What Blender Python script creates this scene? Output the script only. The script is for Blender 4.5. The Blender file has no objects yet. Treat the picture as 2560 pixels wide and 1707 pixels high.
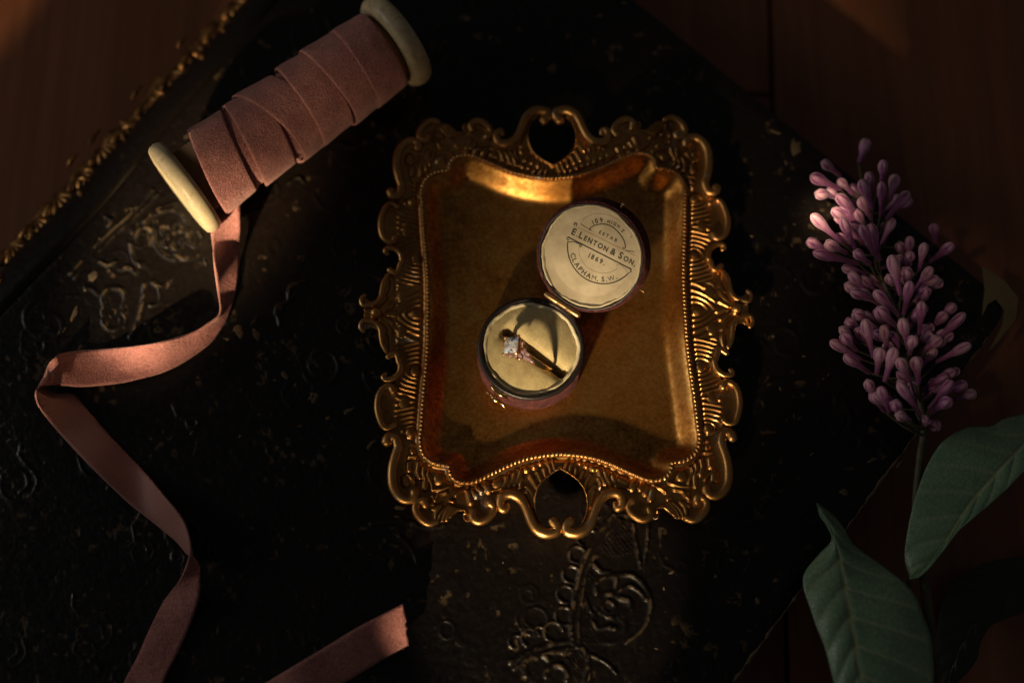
import bpy, bmesh, math, random
import numpy as np
from mathutils import Vector, Matrix

random.seed(7); rng = np.random.default_rng(7)
sc = bpy.context.scene
col = sc.collection

# ------------------------------------------------------------------ camera
TILT = math.radians(17.0); LENS = 45.0; DIST = 470.0          # millimetres; scene is built in mm and scaled to metres
FPX = LENS / 36.0 * 2560.0
CAM = np.array([0, -math.sin(TILT), math.cos(TILT)]) * DIST
FW = -CAM / DIST; RT = np.array([1.0, 0, 0]); UP = np.cross(RT, FW)
cam_d = bpy.data.cameras.new('camera'); cam = bpy.data.objects.new('camera', cam_d); col.objects.link(cam)
cam.location = CAM * 0.001; cam.rotation_euler = (TILT, 0, 0)
cam_d.lens = LENS; cam_d.sensor_width = 36.0; cam_d.clip_start = 0.01; cam_d.clip_end = 20
cam_d.dof.use_dof = True; cam_d.dof.focus_distance = 0.452; cam_d.dof.aperture_fstop = 3.2
sc.camera = cam

def P(x, y, z=0.0):
    """photo pixel (2560 wide) -> point (mm) at height z"""
    d = FW * FPX + RT * (x - 1280.0) - UP * (y - 853.5)
    return CAM + d * ((z - CAM[2]) / d[2])
def PX(p):
    v = np.asarray(p, float) - CAM
    w = v @ FW
    return (1280 + FPX * (v @ RT) / w, 853.5 - FPX * (v @ UP) / w)

# ------------------------------------------------------------------ world, lamps, exposure
world = bpy.data.worlds.new('World'); sc.world = world; world.use_nodes = True
bg = world.node_tree.nodes['Background']
bg.inputs['Color'].default_value = (1.0, 0.93, 0.90, 1); bg.inputs['Strength'].default_value = 0.024

SUN_AZ = math.radians(205)      # where the low sunlight comes from (clockwise from north = up in the picture)
SUN_EL = math.radians(25)
SUN_DIR = np.array([math.sin(SUN_AZ) * math.cos(SUN_EL), math.cos(SUN_AZ) * math.cos(SUN_EL), math.sin(SUN_EL)])
def beam(name, target, half_angle_mm, strength, blend=0.35, dist=800.0, radius=0.016, colour=(1.0, 0.76, 0.47), d=None, squash=1.0):
    d = SUN_DIR if d is None else d
    dist = min(dist, half_angle_mm / math.tan(math.radians(0.55)))      # a spot cone cannot be narrower than one degree
    L = bpy.data.lights.new(name, 'SPOT'); o = bpy.data.objects.new(name, L); col.objects.link(o)
    pos = np.asarray(target, float) + d * dist
    o.location = pos * 0.001
    o.rotation_euler = Vector(-d).to_track_quat('-Z', 'Y').to_euler()
    L.energy = 4 * math.pi * (dist * 0.001) ** 2 * strength
    L.spot_size = 2 * math.atan(half_angle_mm / dist); L.spot_blend = blend
    L.shadow_soft_size = radius; L.color = colour; o.scale = (1, squash, 1)
    return o
def aim(az, el):
    az, el = math.radians(az), math.radians(el); return np.array([math.sin(az) * math.cos(el), math.cos(az) * math.cos(el), math.sin(el)])
beam('window_sunbeam_on_tray', P(1490, 900, 10), 52, 7.0, 0.4, radius=0.030, squash=0.62)
beam('window_sunbeam_on_cover', P(1340, 1535, 3), 48, 3.4, 0.12, radius=0.004, squash=0.42)
beam('window_sunbeam_on_spool', P(385, 635, 14), 40, 9.0, 0.5, radius=0.012, squash=0.8)
beam('spool_end_fill_lamp', P(840, 225, 18), 22, 2.2, 0.8, radius=0.02, squash=0.6)  # added dim fill lamp, brightens the far end of the spool
beam('window_sunbeam_on_lilac', P(2048, 530, 18), 10.5, 8.5, 0.7, d=aim(238, 58), radius=0.008)
beam('lilac_fill_lamp', P(2200, 800, 18), 22, 0.8, 0.8, d=aim(240, 55), radius=0.03)  # added soft fill lamp, lifts the buds outside the sunbeam
beam('window_sunbeam_on_floor', P(-10, -30, -36), 9, 16.0, 0.9, radius=0.02)
def area(name, loc, target, size, power, colour):
    L = bpy.data.lights.new(name, 'AREA'); o = bpy.data.objects.new(name, L); col.objects.link(o)
    o.location = np.asarray(loc) * 0.001
    o.rotation_euler = Vector(np.asarray(target, float) - np.asarray(loc, float)).to_track_quat('-Z', 'Y').to_euler()
    L.shape = 'RECTANGLE'; L.size = size[0]; L.size_y = size[1]; L.energy = power; L.color = colour
    return o
area('window_skylight', (-1500, 150, 620), (0, 0, 0), (0.7, 0.6), 2.6, (1.0, 0.94, 0.86))

sc.view_settings.view_transform = 'Standard'; sc.view_settings.look = 'None'
sc.view_settings.exposure = 0.12; sc.view_settings.gamma = 1.0; sc.view_settings.use_curve_mapping = False
sc.render.engine = 'CYCLES'
sc.cycles.use_denoising = True
sc.cycles.max_bounces = 10; sc.cycles.caustics_reflective = True
sc.cycles.blur_glossy = 0.3; sc.cycles.sample_clamp_indirect = 4.0

# ------------------------------------------------------------------ helpers
def mesh_obj(name, verts, faces, mat, parent=None, smooth=True):
    me = bpy.data.meshes.new(name)
    v = np.asarray(verts, float) * 0.001
    if isinstance(faces, np.ndarray):
        k = faces.shape[1]; me.vertices.add(len(v)); me.vertices.foreach_set('co', v.astype(np.float32).ravel())
        me.loops.add(faces.size); me.loops.foreach_set('vertex_index', faces.astype(np.int32).ravel())
        me.polygons.add(len(faces)); me.polygons.foreach_set('loop_start', np.arange(len(faces), dtype=np.int32) * k)
        me.update(calc_edges=True); me.validate()
    else:
        me.from_pydata(v.tolist(), [], faces); me.update()
    if smooth: me.polygons.foreach_set('use_smooth', [True] * len(me.polygons))
    for m in (mat if isinstance(mat, (list, tuple)) else [mat]): me.materials.append(m)
    o = bpy.data.objects.new(name, me); col.objects.link(o)
    if parent is not None: set_parent(o, parent)
    return o
def set_parent(o, p):
    o.parent = p                       # every parent is an Empty at its thing's base, or a mesh built in world coordinates
    o.matrix_parent_inverse = Matrix.Translation(-p.location) if p.type == 'EMPTY' else Matrix.Identity(4)
def thing(name, loc, label, cat, group=None):
    o = bpy.data.objects.new(name, None); col.objects.link(o); o.location = np.asarray(loc, float) * 0.001
    o.empty_display_size = 0.01
    o['label'] = label; o['category'] = cat
    if group: o['group'] = group
    return o

def spline(pts, n, closed=False):
    """Catmull-Rom through the rows of pts (any dimension), n samples per span"""
    p = np.asarray(pts, float); m = len(p); out = []
    spans = m if closed else m - 1
    for i in range(spans):
        if closed: a, b, c, d = p[(i - 1) % m], p[i], p[(i + 1) % m], p[(i + 2) % m]
        else: a, b, c, d = p[max(i - 1, 0)], p[i], p[i + 1], p[min(i + 2, m - 1)]
        t = np.linspace(0, 1, n, endpoint=False)[:, None]
        out.append(0.5 * ((2 * b) + (-a + c) * t + (2 * a - 5 * b + 4 * c - d) * t ** 2 + (-a + 3 * b - 3 * c + d) * t ** 3))
    if not closed: out.append(p[-1:])
    return np.vstack(out)

def sweep(path, rad, seg=12, flat=1.0, closed=False, up=(0, 0, 1), caps=True, twist=None):
    """tube mesh along path (n,3) with radius per point; flat squeezes it along up"""
    path = np.asarray(path, float); n = len(path)
    rad = np.broadcast_to(np.asarray(rad, float), (n,)).copy()
    if closed: tan = np.roll(path, -1, 0) - np.roll(path, 1, 0)
    else: tan = np.gradient(path, axis=0)
    tan /= np.linalg.norm(tan, axis=1)[:, None] + 1e-12
    up = np.asarray(up, float)
    side = np.cross(tan, up); ln = np.linalg.norm(side, axis=1)
    side[ln < 1e-6] = (1, 0, 0); side /= np.linalg.norm(side, axis=1)[:, None]
    u2 = np.cross(side, tan)
    if caps and not closed:
        k = 4; th = np.linspace(math.pi / 2, 0, k + 1)[1:]
        s0 = [path[0] - tan[0] * rad[0] * math.cos(t) for t in th[::-1]]; r0 = [rad[0] * math.sin(t) * 1.0 + 1e-4 for t in th[::-1]]
        s1 = [path[-1] + tan[-1] * rad[-1] * math.cos(t) for t in th]; r1 = [rad[-1] * math.sin(t) + 1e-4 for t in th]
        path = np.vstack([s0, path, s1]); rad = np.concatenate([r0, rad, r1])
        side = np.vstack([np.repeat(side[:1], k, 0), side, np.repeat(side[-1:], k, 0)])
        u2 = np.vstack([np.repeat(u2[:1], k, 0), u2, np.repeat(u2[-1:], k, 0)])
        n = len(path)
    ph = np.linspace(0, 2 * math.pi, seg, endpoint=False)
    R = np.repeat(rad[:, None], seg, 1)
    if twist is not None: R = R * twist(np.arange(n)[:, None], ph[None, :])
    V = path[:, None, :] + side[:, None, :] * (R * np.cos(ph))[..., None] + u2[:, None, :] * (R * np.sin(ph) * flat)[..., None]
    V = V.reshape(-1, 3); F = []
    rows = n if closed else n - 1
    for i in range(rows):
        a = i * seg; b = ((i + 1) % n) * seg
        for j in range(seg):
            k = (j + 1) % seg
            F.append((a + j, a + k, b + k, b + j))
    if not closed and caps:
        F.append(tuple(range(seg))[::-1]); F.append(tuple((n - 1) * seg + j for j in range(seg)))
    return V, F
def lathe(profile, seg=96, origin=(0, 0, 0), ax=(0, 0, 1), xdir=None, fn=None, close_ends=True):
    """profile: list of (r, h) round the axis ax at origin; fn(r,h,phi) may wobble radius and height"""
    ax = np.asarray(ax, float); ax /= np.linalg.norm(ax)
    x = np.asarray(xdir if xdir is not None else ((1, 0, 0) if abs(ax[0]) < 0.9 else (0, 1, 0)), float)
    x = x - ax * (x @ ax); x /= np.linalg.norm(x); y = np.cross(ax, x)
    ph = np.linspace(0, 2 * math.pi, seg, endpoint=False); V = []
    for r, h in profile:
        rr = np.full(seg, r, float); hh = np.full(seg, h, float)
        if fn is not None: rr, hh = fn(rr, hh, ph)
        V.append(np.asarray(origin) + (rr * np.cos(ph))[:, None] * x + (rr * np.sin(ph))[:, None] * y + hh[:, None] * ax)
    V = np.vstack(V); F = []
    for i in range(len(profile) - 1):
        for j in range(seg):
            k = (j + 1) % seg
            F.append((i * seg + j, i * seg + k, (i + 1) * seg + k, (i + 1) * seg + j))
    if close_ends:
        if profile[0][0] > 1e-3: F.append(tuple(range(seg))[::-1])
        if profile[-1][0] > 1e-3: F.append(tuple((len(profile) - 1) * seg + j for j in range(seg)))
    return V, F
def ellipsoid(c, r, seg=12, rings=8, axes=None):
    V = []; F = []
    A = np.eye(3) if axes is None else np.asarray(axes)
    for i in range(rings + 1):
        t = math.pi * i / rings
        for j in range(seg):
            p = 2 * math.pi * j / seg
            V.append(np.asarray(c) + A.T @ np.array([r[0] * math.sin(t) * math.cos(p), r[1] * math.sin(t) * math.sin(p), r[2] * math.cos(t)]))
    for i in range(rings):
        for j in range(seg):
            k = (j + 1) % seg
            F.append((i * seg + j, (i + 1) * seg + j, (i + 1) * seg + k, i * seg + k))
    return np.array(V), F
def join(parts):
    V = []; F = []; o = 0
    for v, f in parts:
        V.append(np.asarray(v)); F += [tuple(i + o for i in q) for q in f]; o += len(v)
    return np.vstack(V), F
def seg_dist(X, Y, pts):
    """distance of grid points to a polyline"""
    d2 = np.full(X.shape, 1e18)
    for (ax, ay), (bx, by) in zip(pts[:-1], pts[1:]):
        dx, dy = bx - ax, by - ay; L = dx * dx + dy * dy + 1e-12
        t = np.clip(((X - ax) * dx + (Y - ay) * dy) / L, 0, 1)
        d2 = np.minimum(d2, (X - ax - t * dx) ** 2 + (Y - ay - t * dy) ** 2)
    return np.sqrt(d2)
def inside(X, Y, poly):
    r = np.zeros(X.shape, bool); n = len(poly)
    for i in range(n):
        (x1, y1), (x2, y2) = poly[i], poly[(i + 1) % n]
        if y1 == y2: continue
        c = ((y1 > Y) != (y2 > Y)) & (X < (x2 - x1) * (Y - y1) / (y2 - y1) + x1)
        r ^= c
    return r
def vnoise(X, Y, seed=0):
    """cheap smooth noise from sines"""
    r = np.random.default_rng(seed); s = 0
    for k in range(6):
        a, b, p = r.normal(), r.normal(), r.uniform(0, 6.28)
        s = s + np.sin(a * X + b * Y + p)
    return s / 6

# ------------------------------------------------------------------ materials
class M:
    def __init__(s, name, base=(0.5, 0.5, 0.5), rough=0.5, metal=0.0, **kw):
        s.m = bpy.data.materials.new(name); s.m.use_nodes = True; s.t = s.m.node_tree
        s.b = s.t.nodes['Principled BSDF']
        s.set('Base Color', (*base, 1)); s.set('Roughness', rough); s.set('Metallic', metal)
        for k, v in kw.items(): s.set(k.replace('_', ' '), v)
    def set(s, k, v): s.b.inputs[k].default_value = v
    def n(s, t, **kw):
        x = s.t.nodes.new(t)
        for k, v in kw.items():
            if k in x.inputs: x.inputs[k].default_value = v
            else: setattr(x, k, v)
        return x
    def l(s, a, b): s.t.links.new(a, b)
    def coord(s, scale=(1, 1, 1), kind='Object', rot=(0, 0, 0)):
        c = s.n('ShaderNodeTexCoord'); mp = s.n('ShaderNodeMapping')
        mp.inputs['Scale'].default_value = scale; mp.inputs['Rotation'].default_value = rot
        s.l(c.outputs[kind], mp.inputs['Vector']); return mp.outputs['Vector']
    def noise(s, vec, scale, detail=6, rough=0.6, dist=0.0):
        x = s.n('ShaderNodeTexNoise'); x.inputs['Scale'].default_value = scale; x.inputs['Detail'].default_value = detail
        x.inputs['Roughness'].default_value = rough; x.inputs['Distortion'].default_value = dist
        s.l(vec, x.inputs['Vector']); return x.outputs['Fac']
    def ramp(s, fac, stops):
        x = s.n('ShaderNodeValToRGB'); e = x.color_ramp.elements
        while len(e) < len(stops): e.new(0.5)
        for el, (p, c) in zip(e, stops):
            el.position = p; el.color = (*c, 1) if len(c) == 3 else c
        s.l(fac, x.inputs['Fac']); return x.outputs['Color']
    def val(s, fac, a, b, lo=0.0, hi=1.0):
        x = s.n('ShaderNodeMapRange'); x.inputs['From Min'].default_value = a; x.inputs['From Max'].default_value = b
        x.inputs['To Min'].default_value = lo; x.inputs['To Max'].default_value = hi
        s.l(fac, x.inputs['Value']); return x.outputs['Result']
    def mix(s, fac, a, b, mode='MIX'):
        x = s.n('ShaderNodeMix'); x.data_type = 'RGBA'; x.blend_type = mode
        for i, v in ((0, fac), (6, a), (7, b)):
            if hasattr(v, 'node'): s.l(v, x.inputs[i])
            else: x.inputs[i].default_value = v if i == 0 else (*v, 1)
        return x.outputs[2]
    def math(s, op, a, b=0.0):
        x = s.n('ShaderNodeMath'); x.operation = op
        for i, v in ((0, a), (1, b)):
            if hasattr(v, 'node'): s.l(v, x.inputs[i])
            else: x.inputs[i].default_value = v
        return x.outputs[0]
    def bump(s, h, strength, dist=0.001, prev=None):
        x = s.n('ShaderNodeBump'); x.inputs['Strength'].default_value = strength; x.inputs['Distance'].default_value = dist
        s.l(h, x.inputs['Height'])
        if prev is not None: s.l(prev, x.inputs['Normal'])
        s.l(x.outputs['Normal'], s.b.inputs['Normal']); return x.outputs['Normal']
    def to(s, out, name): s.l(out, s.b.inputs[name])

# old gilded brass of the tray
def brass(name, c1, c2, r1, r2, scale=260, bumpy=0.12):
    m = M(name, metal=1.0); v = m.coord()
    a = m.noise(v, scale * 0.16, 5, 0.6); b = m.noise(v, scale * 5, 6, 0.7)
    f = m.math('ADD', m.math('MULTIPLY', a, 0.65), m.math('MULTIPLY', b, 0.35))
    cc_ = m.ramp(f, [(0.36, c2), (0.62, c1)])
    wq = m.noise(v, scale * 0.55, 5, 0.7, 0.5)
    m.to(m.mix(m.val(wq, 0.60, 0.68, 0.0, 0.75), cc_, (0.46, 0.42, 0.36)), 'Base Color')
    m.to(m.val(f, 0.35, 0.65, r2, r1), 'Roughness')
    m.bump(b, bumpy, 0.0002)
    return m.m
mat_brass = brass('aged_brass_relief', (0.60, 0.31, 0.10), (0.20, 0.085, 0.025), 0.27, 0.48)
mat_scroll = brass('polished_brass_edge', (0.72, 0.40, 0.14), (0.30, 0.13, 0.038), 0.28, 0.52, bumpy=0.3)
mb = M('tarnished_brass_basin', metal=1.0); v = mb.coord()
a = mb.noise(v, 22, 6, 0.62, 0.4); b = mb.noise(v, 700, 5, 0.8); c = mb.noise(v, 190, 7, 0.8, 0.3)
f = mb.math('ADD', mb.math('MULTIPLY', a, 0.32), mb.math('ADD', mb.math('MULTIPLY', b, 0.38), mb.math('MULTIPLY', c, 0.30)))
mb.to(mb.ramp(f, [(0.39, (0.17, 0.060, 0.011)), (0.5, (0.54, 0.245, 0.053)), (0.60, (0.90, 0.51, 0.155))]), 'Base Color')
mb.to(mb.val(f, 0.34, 0.66, 0.54, 0.30), 'Roughness'); mb.bump(b, 0.2, 0.0003)
mat_basin = mb.m
mat_gold = M('yellow_gold', (0.95, 0.60, 0.22), 0.16, 1.0).m
mat_rose = M('rose_gold', (0.95, 0.55, 0.30), 0.14, 1.0).m
mat_hinge = brass('worn_hinge_brass', (0.80, 0.56, 0.30), (0.42, 0.25, 0.10), 0.25, 0.45)
mat_stone = [M('clear_facet', (0.95, 0.96, 1.0), 0.06, 0.0, Transmission_Weight=0.45, IOR=2.2).m, M('blue_grey_reflection', (0.36, 0.50, 0.72), 0.06, 0.0, Transmission_Weight=0.3, IOR=2.2).m,  # clear stone: its bright, blue, dark and amber reflections are painted per facet
             M('dark_reflection', (0.05, 0.055, 0.075), 0.04, 0.0, Transmission_Weight=0.3, IOR=2.2).m, M('amber_reflection', (0.80, 0.55, 0.30), 0.06, 0.0, Transmission_Weight=0.3, IOR=2.2).m]
mat_pinkstone = [M('pale_pink_facet', (0.85, 0.60, 0.56), 0.05, 0.0, Transmission_Weight=0.5, IOR=2.1).m, M('mauve_reflection', (0.34, 0.20, 0.26), 0.05, 0.0, Transmission_Weight=0.3, IOR=2.1).m, M('dark_pink_reflection', (0.10, 0.04, 0.05), 0.05, 0.0, Transmission_Weight=0.3, IOR=2.1).m]  # side stones: light and dark reflections painted as facet colours too
# book leather: black, worn to tan in flecks
ml = M('worn_black_leather', (0.02, 0.013, 0.010), 0.5); v = ml.coord()
g = ml.noise(v, 420, 6, 0.65); w = ml.noise(v, 58, 8, 0.68, 0.6); big = ml.noise(v, 9, 4, 0.5); sp = ml.noise(v, 330, 4, 0.6, 0.3)
base = ml.ramp(big, [(0.35, (0.0035, 0.0026, 0.0022)), (0.7, (0.008, 0.0048, 0.0032))])
worn = ml.math('MULTIPLY', ml.val(w, 0.66, 0.72), ml.val(g, 0.42, 0.58))
specks = ml.math('MULTIPLY', ml.val(sp, 0.70, 0.75), ml.val(big, 0.35, 0.6))
at = ml.n('ShaderNodeAttribute'); at.attribute_name = 'wear'
tot = ml.math('MAXIMUM', ml.math('MULTIPLY', at.outputs['Fac'], 0.8), ml.math('MAXIMUM', ml.math('MULTIPLY', worn, 0.7), ml.math('MULTIPLY', specks, 0.4)))
ml.to(ml.mix(tot, base, (0.10, 0.068, 0.034)), 'Base Color')
ml.to(ml.val(g, 0.3, 0.7, 0.26, 0.46), 'Roughness')
nb = ml.bump(g, 0.22, 0.0006); ml.bump(w, 0.15, 0.0012, nb)
ml.set('Specular IOR Level', 0.36)
mat_leather = ml.m
mr = M('embossed_leather_relief', (0.02, 0.014, 0.010), 0.36); v = mr.coord()
g = mr.noise(v, 500, 6, 0.65); w = mr.noise(v, 130, 6, 0.65)
mr.to(mr.ramp(mr.math('MULTIPLY', mr.val(w, 0.52, 0.68), mr.val(g, 0.4, 0.6)), [(0.0, (0.012, 0.010, 0.006)), (1.0, (0.13, 0.10, 0.05))]), 'Base Color')
mr.to(mr.val(g, 0.3, 0.7, 0.30, 0.5), 'Roughness'); mr.bump(g, 0.4, 0.0006)
mat_relief = mr.m
mt = M('bare_tan_leather', (0.22, 0.14, 0.07), 0.8); v = mt.coord()
mt.to(mt.ramp(mt.noise(v, 400, 5, 0.7), [(0.3, (0.045, 0.027, 0.013)), (0.7, (0.15, 0.10, 0.052))]), 'Base Color')
mat_tan = mt.m
mat_board = M('bare_greyboard', (0.21, 0.16, 0.08), 0.9).m
mg = M('worn_gilding', metal=0.9); v = mg.coord(); q = mg.noise(v, 220, 6, 0.7)
mg.to(mg.ramp(q, [(0.40, (0.07, 0.028, 0.012)), (0.62, (0.66, 0.34, 0.11))]), 'Base Color'); mg.to(mg.val(q, 0.3, 0.6, 0.6, 0.3), 'Roughness')
mg.bump(q, 0.3, 0.0006); mat_gilt = mg.m
mp_ = M('aged_paper_edges', (0.25, 0.18, 0.10), 0.9); v = mp_.coord((1, 1, 60))
mp_.to(mp_.ramp(mp_.noise(v, 40, 3), [(0.3, (0.14, 0.09, 0.05)), (0.7, (0.30, 0.22, 0.13))]), 'Base Color'); mat_pages = mp_.m

def wood(name, c1, c2, seed):
    m = M(name, rough=0.38); v = m.coord((1, 0.05, 1)); v2 = m.coord((1, 0.02, 1))
    n1 = m.noise(v, 45 + seed, 6, 0.6, 1.2); n2 = m.noise(v2, 420, 4, 0.7)
    f = m.math('ADD', m.math('MULTIPLY', n1, 0.7), m.math('MULTIPLY', n2, 0.3))
    m.to(m.ramp(f, [(0.36, c1), (0.62, c2)]), 'Base Color'); m.to(m.val(n2, 0.3, 0.7, 0.32, 0.5), 'Roughness'); m.bump(n2, 0.1, 0.0005)
    return m.m
mat_wood = [wood('brown_floorboard_a', (0.16, 0.052, 0.020), (0.27, 0.098, 0.040), 0), wood('red_brown_floorboard_b', (0.125, 0.030, 0.016), (0.205, 0.056, 0.028), 11)]
mat_gap = M('dark_floor_gap', (0.01, 0.006, 0.004), 0.9).m

# velvet ribbon and its woven back
mv = M('dusty_rose_velvet', (0.36, 0.125, 0.095), 0.85, Sheen_Weight=0.8, Sheen_Roughness=0.32, Sheen_Tint=(1.0, 0.62, 0.52, 1), Specular_IOR_Level=0.15)
v = mv.coord(); a = mv.noise(v, 1300, 3, 0.8); b = mv.noise(v, 150, 4, 0.6)
mv.to(mv.mix(mv.val(mv.math('ADD', mv.math('MULTIPLY', a, 0.7), mv.math('MULTIPLY', b, 0.3)), 0.25, 0.76), (0.13, 0.030, 0.030), (0.74, 0.34, 0.295)), 'Base Color')
nb = mv.bump(a, 0.9, 0.0007); mv.bump(b, 0.4, 0.0012, nb); mat_velvet = mv.m
mk = M('dusty_rose_woven_back', (0.40, 0.17, 0.13), 0.62, Sheen_Weight=0.2, Sheen_Tint=(1.0, 0.7, 0.6, 1))
v = mk.coord(rot=(0, 0, 0.6)); wv = mk.n('ShaderNodeTexWave'); wv.inputs['Scale'].default_value = 420; wv.inputs['Distortion'].default_value = 1.0
mk.l(v, wv.inputs['Vector']); a = mk.noise(v, 1500, 3)
mk.to(mk.mix(mk.math('MULTIPLY', wv.outputs['Fac'], 0.6), (0.34, 0.14, 0.12), (0.60, 0.30, 0.25)), 'Base Color')
nb = mk.bump(wv.outputs['Fac'], 0.35, 0.0003); mk.bump(a, 0.3, 0.0003, nb); mat_weave = mk.m

mi = M('cream_painted_wood', (0.66, 0.56, 0.36), 0.42); v = mi.coord()
a = mi.noise(v, 130, 7, 0.75, 0.8); b = mi.noise(v, 600, 5, 0.7)
mi.to(mi.ramp(mi.math('ADD', mi.math('MULTIPLY', a, 0.7), mi.math('MULTIPLY', b, 0.3)), [(0.34, (0.30, 0.20, 0.09)), (0.46, (0.56, 0.45, 0.26)), (0.62, (0.68, 0.58, 0.37))]), 'Base Color')
mi.bump(b, 0.12, 0.0003); mat_spool = mi.m

mat_core = M('bare_brown_spool_wood', (0.34, 0.18, 0.075), 0.6).m
# ring box
mx = M('maroon_velvet_cover', (0.16, 0.035, 0.035), 0.85, Sheen_Weight=0.12, Sheen_Tint=(1.0, 0.5, 0.5, 1), Specular_IOR_Level=0.2); v = mx.coord()
a = mx.noise(v, 1100, 5, 0.75); b = mx.noise(v, 330, 5, 0.75)
mx.to(mx.ramp(mx.math('ADD', mx.math('MULTIPLY', a, 0.5), mx.math('MULTIPLY', b, 0.5)), [(0.40, (0.012, 0.004, 0.005)), (0.52, (0.09, 0.018, 0.019)), (0.62, (0.25, 0.07, 0.065))]), 'Base Color')
mx.bump(a, 1.0, 0.0012); mat_box = mx.m
mz = M('black_leather_edge', (0.012, 0.009, 0.010), 0.4); v = mz.coord(); mz.bump(mz.noise(v, 900, 4), 0.4, 0.0004); mat_boxrim = mz.m
def satin(name, c1, c2, r):
    m = M(name, rough=r, Sheen_Weight=0.15, Specular_IOR_Level=0.35); v = m.coord(rot=(0, 0, 0.5))
    w1 = m.n('ShaderNodeTexWave'); w1.inputs['Scale'].default_value = 620; w1.inputs['Distortion'].default_value = 1.5; m.l(v, w1.inputs['Vector'])
    n1 = m.noise(v, 240, 5, 0.65); n2 = m.noise(v, 1500, 3)
    m.to(m.ramp(m.math('ADD', m.math('MULTIPLY', n1, 0.7), m.math('MULTIPLY', n2, 0.3)), [(0.3, c1), (0.65, c2)]), 'Base Color')
    nb = m.bump(w1.outputs['Fac'], 0.5, 0.0004); m.bump(n2, 0.25, 0.0003, nb); return m.m
mat_satin = satin('gold_cream_satin', (0.32, 0.25, 0.11), (0.56, 0.46, 0.23), 0.5)
mat_lip = satin('cream_satin_lip', (0.50, 0.43, 0.27), (0.66, 0.59, 0.40), 0.4)
mpap = M('aged_cream_silk_lining', (0.5, 0.42, 0.28), 0.6); v = mpap.coord()
mpap.to(mpap.ramp(mpap.noise(v, 110, 6, 0.6), [(0.3, (0.30, 0.245, 0.155)), (0.65, (0.45, 0.385, 0.26))]), 'Base Color'); mpap.bump(mpap.noise(v, 160, 3), 0.15, 0.001); mat_paper = mpap.m
mat_ink = M('dark_olive_ink', (0.028, 0.026, 0.016), 0.7).m
mat_inklight = M('faded_ink', (0.17, 0.135, 0.075), 0.7).m

# lilac
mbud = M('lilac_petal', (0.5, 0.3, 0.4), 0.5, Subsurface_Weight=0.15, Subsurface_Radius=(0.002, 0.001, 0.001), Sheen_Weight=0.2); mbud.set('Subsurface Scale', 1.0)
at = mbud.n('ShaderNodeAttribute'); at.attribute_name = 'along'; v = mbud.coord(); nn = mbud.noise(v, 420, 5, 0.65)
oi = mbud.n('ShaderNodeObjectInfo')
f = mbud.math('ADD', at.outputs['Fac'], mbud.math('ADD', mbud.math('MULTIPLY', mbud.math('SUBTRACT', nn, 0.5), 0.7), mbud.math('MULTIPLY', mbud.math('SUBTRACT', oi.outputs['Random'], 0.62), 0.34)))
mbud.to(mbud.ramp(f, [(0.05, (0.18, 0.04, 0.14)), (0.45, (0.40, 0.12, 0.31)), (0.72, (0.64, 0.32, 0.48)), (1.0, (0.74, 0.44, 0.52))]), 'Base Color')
mbud.bump(nn, 0.12, 0.0005); mat_bud = mbud.m
ms = M('green_brown_stem', (0.07, 0.06, 0.03), 0.6); v = ms.coord(); ms.to(ms.ramp(ms.noise(v, 200), [(0.3, (0.05, 0.035, 0.02)), (0.7, (0.10, 0.10, 0.045))]), 'Base Color'); mat_stem = ms.m
mlf = M('dark_lilac_leaf', (0.03, 0.07, 0.04), 0.36); v = mlf.coord(); at = mlf.n('ShaderNodeAttribute'); at.attribute_name = 'vein'
vo = mlf.n('ShaderNodeTexVoronoi'); vo.feature = 'DISTANCE_TO_EDGE'; vo.inputs['Scale'].default_value = 520; mlf.l(v, vo.inputs['Vector'])
cells = mlf.val(vo.outputs['Distance'], 0.0, 0.12)
nn = mlf.noise(v, 60, 5)
leafc = mlf.ramp(nn, [(0.3, (0.145, 0.255, 0.160)), (0.7, (0.235, 0.365, 0.205))])
leafc = mlf.mix(mlf.math('MULTIPLY', mlf.math('SUBTRACT', 1.0, cells), 0.35), leafc, (0.045, 0.085, 0.05))
mlf.to(mlf.mix(at.outputs['Fac'], leafc, (0.46, 0.50, 0.26)), 'Base Color')
mlf.bump(cells, 0.18, 0.0004); mat_leaf = mlf.m

mat_shaded_leaf = M('shaded_leaf_face', (0.016, 0.026, 0.012), 0.5).m  # near-black colour painted in for the shade under the upper leaves
# ------------------------------------------------------------------ floor: one thing of the setting, boards as its pieces
ZF = -36.0
floor_o = mesh_obj('floor', [(-900, -900, ZF - 8), (900, -900, ZF - 8), (900, 900, ZF - 8), (-900, 900, ZF - 8)], [(0, 1, 2, 3)], mat_gap)
floor_o['kind'] = 'structure'
def board(corners, m):
    c = np.array([[x, y, ZF] for x, y in corners]); cen = c.mean(0)
    ins = c.copy(); d = cen - c; ins[:, 2] = ZF; ins += d / np.linalg.norm(d, axis=1)[:, None] * 0.5
    low = c.copy(); low[:, 2] = ZF - 0.5; bot = c.copy(); bot[:, 2] = ZF - 7.9
    V = np.vstack([ins, low, bot]); F = [(0, 1, 2, 3)]
    for k in (0, 4):
        for j in range(4): F.append((k + j, k + 4 + j, k + 4 + (j + 1) % 4, k + (j + 1) % 4))
    mesh_obj('floorboard', V, [f[::-1] if i else f for i, f in enumerate(F)], m, floor_o, smooth=False)
j0 = P(1924, 0, ZF); j1 = P(1968, 1700, ZF)
du = (j1 - j0)[:2]; du /= np.linalg.norm(du); pr = np.array([-du[1], du[0]])         # du runs down the picture, pr to the right
yj = P(1890, 236, ZF)
BW = 112.0; gap = 0.9
o0 = j0[:2] + du * (((yj[:2] - j0[:2]) @ du))
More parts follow.
